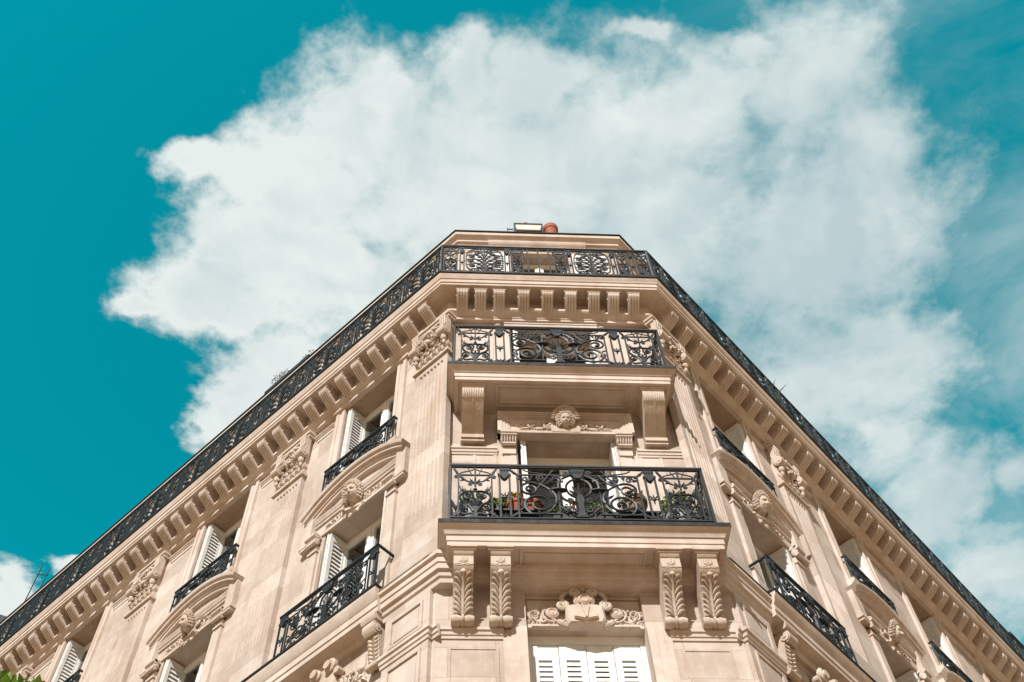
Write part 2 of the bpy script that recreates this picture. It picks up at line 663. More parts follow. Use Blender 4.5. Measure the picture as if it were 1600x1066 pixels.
def face_mask(w=.25, h=.36, dep=.15, halo=True, tilt=32):
    """a carved head: oval face with brow, nose, lips and chin, curls or a crown of leaves round it"""
    mb = TB()
    nu, nv = 26, 32

    def g(u, v, cu, cv, su, sv):
        return math.exp(-((u - cu) / su) ** 2 - ((v - cv) / sv) ** 2)
    idx = []
    for j in range(nv + 1):
        row = []
        v = -1 + 2 * j / nv
        half = math.sqrt(max(0., 1 - abs(v) ** 2.4)) * (1. if v > 0 else 1. - .22 * v * v)
        for i in range(nu + 1):
            u = (-1 + 2 * i / nu)
            uu = u * half
            d = math.sqrt(max(0, 1 - u * u)) ** .8 * (max(0., 1 - v * v)) ** .35
            e = 0.
            slope = max(0., min(1., (.26 - v) / .42)) if v > -.16 else math.exp(-((v + .16) / .06) ** 2)
            e += .17 * slope * math.exp(-(uu / .11) ** 2) + .05 * g(uu, v, 0, -.16, .19, .07)
            for sg in (-1, 1):
                e += -.13 * g(uu, v, sg * .36, .12, .19, .11) + .085 * g(uu, v, sg * .36, .10, .12, .055)
                e += .07 * g(uu, v, sg * .34, .29, .26, .06) + .04 * g(uu, v, sg * .46, -.2, .2, .2)
            e += .075 * g(uu, v, 0, -.43, .19, .045) + .075 * g(uu, v, 0, -.575, .15, .05) - .09 * g(uu, v, 0, -.50, .22, .022)
            e += .07 * g(uu, v, 0, -.84, .2, .11) - .05 * g(uu, v, 0, -.69, .18, .04)
            tt = dep * (d * .8 + 1.45 * e * min(1, d * 1.5))
            row.append(len(mb.v))
            mb.v.append((uu * w / 2, -tt, v * h / 2))
        idx.append(row)
    for j in range(nv):
        for i in range(nu):
            mb.f.append((idx[j][i], idx[j][i + 1], idx[j + 1][i + 1], idx[j + 1][i]))
            mb.k.append(0)
    rnd = random.Random(3)
    # hair: rows of small curls over the brow and down the cheeks
    for row, (q, rr, tf) in enumerate(((1.02, .017, .42), (1.2, .02, .36), (1.4, .022, .24))):
        nn = 15 + 3 * row
        for k in range(nn):
            a = R(-40 + 260 * k / (nn - 1))
            x, z = math.cos(a) * w / 2 * q, math.sin(a) * h / 2 * (q * .93) + .012
            r = rr * rnd.uniform(.85, 1.25)
            mb.w(spiral(x, z, r, r * .25, rnd.uniform(0, 360), rnd.uniform(500, 800), 9, dep * tf), [.009] * 10, 5)
            mb.ball((x, dep * (tf - .1), z), r * .9, dep * .22, r * .9, 6)
    mb.ball((0, .0, .0), w * .62, dep * .34, h * .58, 12)
    if halo:
        for k in range(17):
            a = 4 + 172 * k / 16
            x, z = math.cos(R(a)) * w * .80, math.sin(R(a)) * h * .66 + .03
            mb.leaf(x, z, a, .075, .05, .035, .028)
        mb.w([(math.cos(R(a)) * w * .8, -.03, math.sin(R(a)) * h * .66 + .03) for a in range(0, 181, 12)], [.014] * 16, 6)
    # heads look down to the street
    c, s_ = math.cos(R(tilt)), math.sin(R(tilt))
    mb.v = [(x, -(-y * c + z * s_ + h * .42 * s_), z * c - -y * s_ * .8) for x, y, z in mb.v]
    return mb


def relief_half(w, h, seed=1, th=.03, rosette=False):
    """the right half of a carved rinceau: a waving stem, scrolls and torn leaves, starting at x = 0"""
    mb = TB()
    rnd = random.Random(seed)
    mb.w(bez((0, h * .25), (w * .15, h * .05), (w * .28, h * .05), (w * .42, h * .45), 10, th * .5), [th * .55] * 11, 5)
    mb.w(spiral(w * .33, h * .5, h * .42, h * .08, -100, 420, 22, th * .6), [th * .5 - th * .2 * i / 22 for i in range(23)], 5)
    if rosette:
        mb.lathe((w * .33, th * .2, h * .5), [(h * .24, 0), (h * .24, .03), (h * .15, .05), (h * .1, .035), (.002, .05)], 12, 0, 't')
    else:
        mb.ball((w * .33, th * .8, h * .5), h * .12, th * .8, h * .12, 8)
    mb.w(bez((w * .45, h * .2), (w * .6, h * -.02), (w * .7, h * .1), (w * .82, h * .45), 9, th * .5), [th * .5 - th * .03 * i for i in range(10)], 5)
    mb.w(spiral(w * .72, h * .45, h * .26, h * .05, -60, 330, 16, th * .6), [th * .42 - th * .2 * i / 16 for i in range(17)], 5)
    mb.w(bez((w * .8, h * .2), (w * .9, h * .1), (w * .95, h * .3), (w, h * .2), 7, th * .4), [th * .35 - th * .03 * i for i in range(8)], 5)
    for k in range(13):
        x = w * (.08 + .88 * k / 12)
        for up in (0, 1):
            z = h * (.72 - .35 * k / 12 if up else .14 + .05 * math.sin(k))
            ang = (50 if up else -55) + rnd.uniform(-35, 35)
            mb.leaf(x + rnd.uniform(-.01, .01), z, ang, h * rnd.uniform(.22, .36), h * rnd.uniform(.12, .2), th * .3, th * .8)
    return mb


# ------------------------------------------------------------------ the building
bld = thing("apartment_building", "cream limestone corner apartment house with iron balconies and a cut-off front corner", "apartment building")


def wall_grid(mb, x0, x1, z0, z1, holes, depth=.42, room=1.9, t=0.):
    """a wall sheet with real window openings, reveals and a dim room behind each; holes = (xa, xb, za, zb)"""
    xs = sorted({x0, x1} | {h[0] for h in holes} | {h[1] for h in holes})
    zs = sorted({z0, z1} | {h[2] for h in holes} | {h[3] for h in holes})
    for i in range(len(xs) - 1):
        for j in range(len(zs) - 1):
            cx, cz = (xs[i] + xs[i + 1]) / 2, (zs[j] + zs[j + 1]) / 2
            if any(h[0] < cx < h[1] and h[2] < cz < h[3] for h in holes):
                continue
            mb.add([(xs[i], t, zs[j]), (xs[i + 1], t, zs[j]), (xs[i + 1], t, zs[j + 1]), (xs[i], t, zs[j + 1])], [(0, 1, 2, 3)])
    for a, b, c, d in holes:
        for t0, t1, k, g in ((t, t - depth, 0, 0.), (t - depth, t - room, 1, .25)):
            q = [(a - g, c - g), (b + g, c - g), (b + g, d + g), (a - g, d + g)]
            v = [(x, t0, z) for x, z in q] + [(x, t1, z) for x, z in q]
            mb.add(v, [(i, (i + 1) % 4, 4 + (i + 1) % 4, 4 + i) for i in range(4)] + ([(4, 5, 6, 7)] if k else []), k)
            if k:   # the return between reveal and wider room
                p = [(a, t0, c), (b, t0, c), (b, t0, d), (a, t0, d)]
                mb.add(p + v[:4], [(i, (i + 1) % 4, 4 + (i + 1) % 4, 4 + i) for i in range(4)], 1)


F3Z, F4Z, F5Z = (7.75, 10.45), (11.56, 13.96), (14.88, 17.22)
# front
mb = MB()
wall_grid(mb, CORNER[0] + .1, CORNER[1] - .1, 0, 11.2, [(.88, 2.24, F3Z[0], 10.945), (.88, 2.24, 3.9, 6.9)])
mb.box(.879, 2.241, -.43, -.10, 10.45, 10.958)
wall_grid(mb, CORNER[0], CORNER[1], 11.2, 17.9, [(.9, 2.29, 11.56, 14.0), (.9, 2.29, 14.93, 17.1)])
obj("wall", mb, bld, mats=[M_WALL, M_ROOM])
for fac, ws in ((LF, W_L), (RT, W_R)):
    mb = MB()
    holes = []
    for c in ws:
        for za, zb in (F3Z, F4Z, F5Z, (3.9, 6.9)):
            holes.append((fac.sg * c - .65, fac.sg * c + .65, za, zb))
    a, b = sorted((0., fac.sg * SLEN))
    wall_grid(mb, a, b, 0, 17.9, holes)
    obj("wall", mb, bld, fac.at(0), fac.rz, mats=[M_WALL, M_ROOM])


def prz(mb, poly, z0, z1, k=0):
    n = len(poly)
    v = [(x, t, z0) for x, t in poly] + [(x, t, z1) for x, t in poly]
    mb.add(v, [(i, (i + 1) % n, n + (i + 1) % n, n + i) for i in range(n)] + [tuple(range(n)), tuple(range(2 * n - 1, n - 1, -1))], k)


# corner piers: upper storeys (behind the fluted pilasters) and the panelled lower storey
for fac in (LF, RT):
    def wpt(s_, t_):
        p = fac.xy(s_, t_)
        return (p[0], -p[1])
    cx = CORNER[0] if fac is LF else CORNER[1]
    mb = MB()
    sg = 1 if fac is LF else -1
    c0 = (cx, 0.0)
    prz(mb, [(cx, .0), wpt(.0, .137), wpt(.62, .1), wpt(.62, -.05), (cx + sg * .2, -.3), (cx + sg * .05, -.02)], 11.5, 17.3)
    c1 = cx + .1 * sg
    prz(mb, [(c1, .003), wpt(.28, .067), wpt(.28, -.05), (c1 + sg * .15, -.3), (c1 + sg * .04, -.02)], 0, 11.1)
    obj("corner_pier", mb, bld, mats=M_STONE)
    # lower pier with sunk panels
    mb = MB()
    x = lambda a: fac.sg * a
    xa, xb = sorted((x(.10), x(.84)))
    mb.box(xa, xb, -.02, .13, 0, 11.02)
    for za, zb in ((10.42, 10.86), (9.35, 10.12), (8.2, 9.2)):
        for u0, u1, w0, w1 in ((xa + .1, xb - .1, za, za + .035), (xa + .1, xb - .1, zb - .035, zb), (xa + .1, xa + .135, za + .035, zb - .035), (xb - .135, xb - .1, za + .035, zb - .035)):
            mb.box(u0, u1, .128, .152, w0, w1)
        mb.box(xa + .17, xb - .17, .128, .14, za + .07, zb - .07)
    obj("panel_pier", mb, bld, fac.at(0), fac.rz, mats=M_WALL)
    # the plain string between the storeys, its moulding at mid-pier
    mb = MB()
    pts = [fac.xy(-.02, .07), fac.xy(.1, .07), fac.xy(.1, .13), fac.xy(.86, .13)]
    if fac is RT:
        mb.sweep(pts, [(0, 10.2), (.015, 10.2), (.02, 10.24), (.035, 10.25), (.04, 10.3), (.06, 10.31), (.06, 10.35), (0, 10.36)])
    else:
        mb.sweep(pts[::-1], [(0, 10.2), (.015, 10.2), (.02, 10.24), (.035, 10.25), (.04, 10.3), (.06, 10.31), (.06, 10.35), (0, 10.36)])
    obj("band_moulding", mb, bld, mats=M_STONE)

# band mouldings of the front
bandp = [(0, 0), (.016, 0), (.02, .035), (.034, .045), (.04, .09), (.058, .1), (.058, .135), (0, .145)]
for xa, xb in ((CORNER[0] + .1, .62), (2.5, CORNER[1] - .1)):
    mb = MB()
    mb.prx([(t, 10.2 + z) for t, z in bandp], xa, xb)
    obj("band_moulding", mb, bld, mats=M_STONE)
for xa, xb in ((-.1, .62), (2.58, 3.26)):
    mb = MB()
    mb.prx([(t * .9, 13.6 + z) for t, z in bandp], xa, xb)
    obj("band_moulding", mb, bld, mats=M_STONE)
# window surround strips of the lower storey, sunk panels beside them
for c0, s_ in ((.88, -1), (2.24, 1)):
    mb = MB()
    for a, b, t in ((.0, .09, .045), (.09, .18, .03), (.18, .27, .018)):
        xa, xb = sorted((c0 + s_ * a, c0 + s_ * b))
        mb.box(xa, xb, -.01, t, 7.6, 10.37)
    obj("window_surround", mb, bld, mats=M_STONE)
for xa, xb in ((.0, .56), (2.6, 3.16)):
    mb = MB()
    for za, zb in ((8.2, 10.08),):
        for u0, u1, w0, w1 in ((xa, xb, zb - .03, zb), (xa, xa + .03, za, zb - .03), (xb - .03, xb, za, zb - .03)):
            mb.box(u0, u1, -.01, .012, w0, w1)
        mb.box(xa + .06, xb - .06, -.01, .01, za, zb - .07)
    mb.box(xa + .02, xb - .02, -.02, .004, za - .01, zb - .01)
    obj("wall_panel", mb, bld, mats=M_WALL)
# frame strips beside the front windows of the upper storeys
for c0, s_ in ((.9, -1), (2.29, 1)):
    for za, zb in ((11.56, 13.58), (14.93, 17.1)):
        mb = MB()
        for a, b, t in ((.02, .1, .035), (.1, .22, .02), (.22, .62, .006), (.29, .34, .02), (.58, .62, .018)):
            xa, xb = sorted((c0 + s_ * a, c0 + s_ * b))
            mb.box(xa, xb, -.01, t, za, zb)
        obj("window_surround", mb, bld, mats=M_STONE)
# lintel of the upper front window
mb = MB()
mb.box(.85, 2.31, -.02, .02, 17.11, 17.3)
mb.prx([(-.01, 17.1), (.05, 17.1), (.05, 17.16), (.065, 17.17), (.065, 17.2), (-.01, 17.21)], .80, 2.36)
mb.prx([(-.01, 17.28), (.10, 17.28), (.12, 17.33), (.16, 17.35), (.2, 17.4), (.2, 17.46), (-.01, 17.47)], .62, 2.5)
for q in (.7, 2.42):
    mb.ball((q, .04, 17.13), .06, .03, .03, 8)
obj("lintel", mb, bld, mats=M_STONE)

# string course round the corner
path = [LF.xy(.9), (XL, 0), (XR, 0), RT.xy(.9)]
mb = MB()
mb.sweep(path, [(-.1, 10.97), (.12, 10.97), (.13, 11.03), (.155, 11.05), (.165, 11.12), (.20, 11.13), (.20, 11.22), (.215, 11.225), (.215, 11.31),
                (.25, 11.33), (.25, 11.39), (.24, 11.40), (.10, 11.60), (.10, 11.64), (.05, 11.66), (-.1, 11.66)])
obj("string_course", mb, bld, mats=M_STONE)
for pth, mt in (([LF.xy(.9), LF.xy(.02, .0)], M_MOSS), ([RT.xy(.02), RT.xy(.9)], M_LIP)):
    mb = MB()
    mb.sweep(pth, [(.09, 11.60), (.256, 11.385), (.262, 11.40), (.10, 11.625)])
    obj("flashing", mb, bld, mats=mt)

# side ledges that carry the long balconies
LEDGE = [(-.02, 11.0), (.06, 11.0), (.08, 11.08), (.24, 11.09), (.24, 11.17), (.255, 11.175), (.255, 11.27), (.275, 11.29), (.29, 11.36), (.315, 11.40), (.318, 11.455), (-.02, 11.455)]
for fac in (LF, RT):
    xa, xb = sorted((fac.sg * .88, fac.sg * SLEN))
    mb = MB()
    mb.prx(LEDGE, xa, xb)
    led = obj("balcony_ledge", mb, bld, fac.at(0), fac.rz, mats=M_STONE)
    mb = MB()
    mb.box(xa - .012, xb + .012, .0, .333, 11.458, 11.492)
    obj("flashing", mb, led, mats=M_LIP)

# ------------------------------------------------------------------ cornice with its brackets
FULL = [LF.xy(SLEN), (XL, 0), (XR, 0), RT.xy(SLEN)]
mb = MB()
mb.sweep(FULL, [(-.1, 17.23), (.085, 17.23), (.09, 17.3), (.12, 17.31), (.15, 17.35), (.175, 17.37), (.175, 17.42), (.14, 17.43), (.14, 17.71), (-.1, 17.71)])
obj("frieze", mb, bld, mats=M_STONE)
mb = MB()
mb.sweep(FULL, [(-.45, 17.705), (.485, 17.70), (.485, 17.755), (.503, 17.76), (.503, 17.85), (.52, 17.86), (.53, 17.91), (.55, 17.94), (.556, 17.98), (-.45, 17.98)])
corn = obj("cornice", mb, bld, mats=M_STONE)
mb = MB()
mb.sweep(FULL, [(.2, 17.985), (.578, 17.985), (.584, 18.035), (.2, 18.045)])
obj("flashing", mb, corn, mats=M_LIP)

mb = MB()
mb.box(-.125, .125, .14, .448, 17.668, 17.703)
mb.box(-.11, .11, .14, .438, 17.64, 17.668)
mb.prx([(.14, 17.64), (.405, 17.64), (.428, 17.62), (.432, 17.575), (.418, 17.545), (.14, 17.35)], -.095, .095)
for k in range(4):
    x_ = -.069 + .046 * k
    mb.prx([(.40, 17.637), (.44, 17.618), (.444, 17.572), (.428, 17.535), (.14, 17.335), (.14, 17.40), (.38, 17.56)], x_ - .016, x_ + .016)
for s_ in (-1, 1):
    mb.ball((s_ * .095, .335, 17.575), .014, .028, .028, 8)
brk_me = mb.mesh("bracket", M_STONE)
for x_ in (.10, .405, .718, 1.13, 1.53, 1.925, 2.32, 2.65, 2.995):
    obj("bracket", brk_me, bld, FR.at(x_), 0.)
for fac, st in ((LF, .30), (RT, .34)):
    for i in range(36):
        obj("bracket", brk_me, bld, fac.at(st + .4105 * i), fac.rz)

# ------------------------------------------------------------------ attic storey behind the top balcony, gutter, roof
AT = -.25
AQ = .25 * math.tan(R(22.5))
mb = MB()
wall_grid(mb, XL + AQ, XR - AQ, 17.98, 20.5, [(1.02, 2.14, 18.15, 20.38)], .3, 1.6, AT)
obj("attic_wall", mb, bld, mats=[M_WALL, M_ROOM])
for fac, ws in ((LF, W_L), (RT, W_R)):
    mb = MB()
    a, b = sorted((fac.sg * AQ, fac.sg * SLEN))
    wall_grid(mb, a, b, 17.98, 20.5, [(fac.sg * c - .56, fac.sg * c + .56, 18.15, 20.3) for c in ws], .3, 1.6, AT)
    obj("attic_wall", mb, bld, fac.at(0), fac.rz, mats=[M_WALL, M_ROOM])
mb = MB()
mb.sweep(FULL, [(-.4, 20.4), (-.235, 20.4), (-.23, 20.44), (-.215, 20.46), (-.215, 20.58), (-.19, 20.6), (-.17, 20.65), (-.13, 20.67), (-.13, 20.72), (-.08, 20.78), (-.04, 20.80), (-.035, 20.895), (-.4, 20.895)])
mb.prx([(-.3, 20.36), (-.2, 20.36), (-.19, 20.41), (-.17, 20.42), (-.16, 20.57), (-.13, 20.6), (-.1, 20.66), (-.1, 20.7), (-.2, 20.72)], .60, 2.5)
atc = obj("attic_cornice", mb, bld, mats=M_STONE)
mb = MB()
mb.sweep(FULL, [(-.4, 20.896), (-.02, 20.896), (-.01, 20.905), (-.008, 20.928), (-.03, 20.932), (-.4, 20.93)])
obj("gutter", mb, atc, mats=M_LIP)
mb = MB()
mb.sweep(FULL, [(-.06, 20.925), (-3.0, 22.9), (-3.0, 20.6), (-.3, 20.6)])
roof = obj("roof", mb, bld, mats=M_ZINC)
# dormers that show at both far ends
mb = MB()
mb.box(-1.0, 1.0, -2.2, -.28, 20.6, 22.35)
mb.prx([(-2.3, 22.35), (-.2, 22.35), (-.22, 22.55), (-1.2, 22.85), (-2.3, 22.55)], -1.12, 1.12)
obj("dormer", mb, roof, LF.at(18.0), LF.rz, mats=M_ZINC)
mb = MB()
mb.box(-.85, .85, -2.0, -.1, 20.6, 21.75)
mb.box(-.9, .9, -2.05, -.06, 21.75, 21.88)
mb.box(-.96, .96, -2.1, 0.0, 21.88, 21.96, 1)
obj("chimney_stack", mb, roof, RT.at(17.65), RT.rz, mats=[M_STONE, M_LIP])


# ------------------------------------------------------------------ windows and shutters (origin: middle of the sill on the wall face)
def shutter_mesh(w, h, th=.035, slot=.075, closed=False):
    """one louvred leaf; x from 0 to w, thickness along t"""
    mb = MB()
    st, rail = min(.085, w * .2), .13
    mb.box(0, st, 0, th, 0, h)
    mb.box(w - st, w, 0, th, 0, h)
    mids = [0, h * .46, h]
    mb.box(st, w - st, 0, th, 0, rail)
    mb.box(st, w - st, 0, th, h - rail, h)
    mb.box(st, w - st, 0, th, h * .46, h * .46 + .09)
    for za, zb in ((rail, h * .46), (h * .46 + .09, h - rail)):
        n = max(3, int((zb - za) / slot))
        for i in range(n):
            z = za + (zb - za) * (i + .5) / n
            d = slot * .60
            mb.prx([(.002, z + d), (.006, z + d + .006), (th - .002, z - d + .006), (th - .006, z - d)], st, w - st)
    return mb


def window(name, w, h, fold=True, curtain=.0, depth=.33, head=.07):
    """casement window set back in its opening, louvred leaves folded against the reveals"""
    mb = MB()
    t0, t1 = -depth - .07, -depth
    f = .06
    mb.box(-w / 2, -w / 2 + f, t0, t1, 0, h)
    mb.box(w / 2 - f, w / 2, t0, t1, 0, h)
    mb.box(-w / 2 + f, w / 2 - f, t0, t1, h - head, h)
    mb.box(-w / 2 + f, w / 2 - f, t0, t1, 0, .09)
    s_ = .07
    for sg in (-1, 1):
        xa, xb = sorted((sg * .012, sg * (w / 2 - f - .006)))
        for a, b, c, d in ((xa, xa + s_, .1, h - head - .01), (xb - s_, xb, .1, h - head - .01), (xa + s_, xb - s_, .1, .24), (xa + s_, xb - s_, h - head - .01 - s_, h - head - .01)):
            mb.box(a, b, t0 + .015, t1 + .012, c, d)
    mb.box(-.03, .03, t1 + .012, t1 + .03, .1, h - head - .01)
    win = obj(name, mb, bld, mats=M_WHITE)
    for sg in (-1, 1):
        xa, xb = sorted((sg * (.012 + s_ - .004), sg * (w / 2 - f - .006 - s_ + .004)))
        mb = MB()
        mb.box(xa, xb, t0 + .034, t0 + .04, .236, h - head - .006 - s_)
        obj("pane", mb, win, mats=M_GLASS)
    if curtain:
        mb = MB()
        n = 22
        for sg in (-1, 1):
            xa, xb = sg * (w / 2 - .05), sg * (w / 2 - .05 - (w / 2 - .06) * curtain)
            v = []
            for i in range(n + 1):
                q = i / n
                v += [(xa + (xb - xa) * q, t0 - .09 + .025 * math.sin(i * 1.9), z) for z in (.05, h - .03)]
            mb.add(v, [(2 * i, 2 * i + 2, 2 * i + 3, 2 * i + 1) for i in range(n)])
        obj("curtain", mb, win, mats=M_CURT)
    if fold:
        sm = shutter_mesh(depth - .01, h - .05).mesh("shutter", M_SHUT)
        for sg in (-1, 1):
            # two leaves folded together against the reveal, front edge near the wall face
            for k in range(2):
                o = obj("shutter", sm, win, (sg * (w / 2 - .012 - .042 * k), .004 + .012 * k, .02), R(90))
                if sg > 0:
                    o.location.x += 0
                else:
                    o.location.x += .035
    return win


def place(o, fac, a, z):
    o.location = fac.at(a * 1.0, 0, z) if fac is FR else fac.at(a, 0, z)
    o.rotation_euler = (0, 0, fac.rz)


w5 = [window("window", 1.3, F5Z[1] - F5Z[0], True, cu) for cu in (.0, .55)]
w4 = [window("window", 1.3, F4Z[1] - F4Z[0], True, cu) for cu in (.7, .0)]
used = set()


def use(o, fac, a, z):
    if o.name in used:
        o = copy_tree(o, bld)
    else:
        used.add(o.name)
    place(o, fac, a, z)
    return o


for fac, ws in ((LF, W_L), (RT, W_R)):
    for i, c in enumerate(ws):
        use(w5[(i + (fac is RT)) % 2], fac, c, F5Z[0])
        use(w4[(i + (fac is RT)) % 2], fac, c, F4Z[0])
place(window("window", 1.39, 14.0 - 11.56, True, .0, head=.14), FR, 1.595, 11.56)
place(window("window", 1.39, 17.1 - 14.93, True, .9, head=.14), FR, 1.595, 14.93)
# closed leaves of the lower storey
mb = MB()
mb.box(-.68, -.625, -.3, -.2, 0, 2.7)
mb.box(.625, .68, -.3, -.2, 0, 2.7)
mb.box(-.625, .625, -.3, -.2, 2.585, 2.7)
win3 = obj("window", mb, bld, FR.at(1.56, 0, 7.75), mats=M_WHITE)


def closed_leaf(w, h):
    mb = MB()
    st = .075
    th = .04
    mb.box(0, st, 0, th, 0, h)
    mb.box(w - st, w, 0, th, 0, h)
    mb.box(st, w - st, 0, th, h - .22, h)
    n = int((h - .22) / .072)
    for i in range(n):
        z = h - .22 - .072 * (i + 1)
        mb.box(st, w - st, .018, .028, z, z + .047)
    return mb


lf = closed_leaf(.305, 2.575).mesh("shutter", M_SHUT)
for k in range(4):
    obj("shutter", lf, win3, (-.622 + .3125 * k, .255 - .006 * (k % 2), .005))
# attic windows with leaves opened flat against the wall
wa = window("window", 1.12, 2.2, False, .6, .2)
place(wa, FR, 1.58, 18.17)
wa.location.y += -AT
leafm = shutter_mesh(.68, 2.12).mesh("shutter", M_SHUT)
for x_ in (-1.29, .61):
    obj("shutter", leafm, wa, (x_, -.025, .04))
for fac, ws in ((LF, W_L), (RT, W_R)):
    for c in ws:
        o = copy_tree(wa, bld, fac.at(c, AT, 18.12), fac.rz)

# window surrounds and sills of the upper side windows
sur = MB()
h5 = F5Z[1] - F5Z[0]
for s_ in (-1, 1):
    for a, b, t in ((.65, .72, .045), (.72, .79, .03), (.79, .86, .05)):
        xa, xb = sorted((s_ * a, s_ * b))
        sur.box(xa, xb, -.01, t, 0, h5)
    sur.prx([(-.01, h5 - .02), (.06, h5 - .01), (.085, h5 + .03), (.085, h5 + .05), (-.01, h5 + .05)], *sorted((s_ * .64, s_ * .88)))
sur.prx([(-.01, -.13), (.06, -.13), (.09, -.10), (.13, -.09), (.145, -.06), (.145, -.01), (.13, 0), (-.3, .012)], -.89, .89)
for s_ in (-1, 1):
    sur.box(*sorted((s_ * .72, s_ * .85)), -.01, .09, -.26, -.13)
sur5 = sur.mesh("window_surround", M_STONE)
# F4 surround: strip, scrolled capital
h4 = F4Z[1] - F4Z[0]
sur = MB()
for s_ in (-1, 1):
    for a, b, t in ((.66, .70, .03), (.70, .73, .015), (.73, .90, .05)):
        sur.box(*sorted((s_ * a, s_ * b)), -.01, t, 0, h4 - .34)
    sur.box(*sorted((s_ * .715, s_ * .915)), -.01, .075, h4 - .34, h4 - .30)
    sur.box(*sorted((s_ * .735, s_ * .895)), -.01, .06, h4 - .30, h4 - .20)
    xa, xb = sorted((s_ * .705, s_ * .925))
    for k in range(6):
        q = xa + (xb - xa) * (k + .5) / 6
        sur.ball((q, .075, h4 - .12), .02, .06, .085, 8)
    sur.tube([(xa, .10, h4 - .185), (xb, .10, h4 - .185)], .035, 8, ref=(0, 0, 1))
    sur.tube([(xa, .12, h4 - .055), (xb, .12, h4 - .055)], .045, 8, ref=(0, 0, 1))
    sur.box(xa, xb, -.01, .13, h4 - .06, h4 - .005)
sur.box(-.68, .68, -.01, .012, h4 + .001, h4 + .03)
sur4 = sur.mesh("window_surround", M_STONE)


def arc_pts(c, h, n):
    rad = (c * c + h * h) / (2 * h)
    a = math.asin(c / rad)
    return [(rad * math.sin(-a + 2 * a * i / n), rad * math.cos(-a + 2 * a * i / n) - rad + h, -a + 2 * a * i / n) for i in range(n + 1)]


def pediment_mesh():
    """segmental pediment over an opening whose head is z = 0"""
    mb = MB()
    prof = [(-.02, -.20), (.07, -.20), (.075, -.16), (.10, -.15), (.105, -.11), (.15, -.10), (.155, -.06), (.19, -.04), (.205, 0), (.205, .015), (-.02, .03)]
    pts = arc_pts(1.12, .40, 22)
    v = []
    m = len(prof)
    for x_, z_, a in pts:
        for t, d in prof:
            v.append((x_ + math.sin(a) * d, t, z_ + .54 + math.cos(a) * d))
    f = []
    for i in range(len(pts) - 1):
        f += [(i * m + j, i * m + (j + 1) % m, (i + 1) * m + (j + 1) % m, (i + 1) * m + j) for j in range(m)]
    f += [tuple(range(m)), tuple(range(len(pts) * m - 1, (len(pts) - 1) * m - 1, -1))]
    mb.add(v, f)
    for s_ in (-1, 1):
        # ear piers that carry the ends
        mb.box(*sorted((s_ * .90, s_ * 1.10)), -.02, .095, -.04, .50)
        mb.box(*sorted((s_ * .885, s_ * 1.115)), -.02, .11, -.10, -.04)
        mb.box(*sorted((s_ * .91, s_ * 1.09)), -.02, .10, -.15, -.10)
    # straight architrave under the tympanum
    mb.prx([(-.02, -.002), (.03, -.002), (.035, .05), (.02, .06), (-.02, .06)], -.89, .89)
    mb.prx([(-.02, .36), (.045, .36), (.05, .39), (.07, .41), (.075, .44), (-.02, .45)], -.89, .89)
    mb.prx([(-.02, .30), (.03, .30), (.035, .33), (-.02, .34)], -.89, .89)
    return mb


ped_me = pediment_mesh().mesh("pediment", M_STONE)
msk = face_mask(.19, .28, .17, False)
rel = MB()
rel.mirror(relief_half(.66, .25, 5, .035))
half = MB()
half.put(rel, 0, 0, .05)
cs = TB()
cs.leaf(-.14, .06, 215, .14, .09, .03, .03)
cs.leaf(.14, .06, -35, .14, .09, .03, .03)
cs.leaf(-.06, -.01, 250, .1, .08, .04, .03)
cs.leaf(.06, -.01, -70, .1, .08, .04, .03)
half.put(cs)
rel_me = half.mesh("relief", M_CARVE)
# the big roll at the side of a head (scrolled bracket behind it)
rollm = MB()
rollm.put(msk, 0, .07, .27, 1.2, 1.2, 1.1)
wing = TB()
for s_ in (-1, 1):
    for k, (a, l_) in enumerate(((20, .2), (45, .17), (-8, .18), (-35, .13))):
        wing.leaf(s_ * .1, .26, a if s_ > 0 else 180 - a, l_, .08, .04, .05)
    wing.w(spiral(s_ * .2, .16, .06, .012, 90, 90 - s_ * 480, 14, .05), [.02] * 15, 6)
rollm.put(wing)
rollm.prt([(-.16, .03), (.16, .03), (.18, .36), (.08, .44), (-.08, .44), (-.18, .36)], -.01, .07)
mask_me = rollm.mesh("mask", M_CARVE, 75)

sur_pairs = []
for fac, ws in ((LF, W_L), (RT, W_R)):
    for i, c in enumerate(ws):
        obj("window_surround", sur5, bld, fac.at(c, 0, F5Z[0]), fac.rz)
        obj("window_surround", sur4, bld, fac.at(c, 0, F4Z[0]), fac.rz)
        p = obj("pediment", ped_me, bld, fac.at(c, 0, F4Z[1]), fac.rz)
        obj("relief", rel_me, p)
        k = obj("mask", mask_me, p)
        k.rotation_euler = (R(-8), 0, R((-14, 10, 0, 12, 5)[i] * fac.sg))

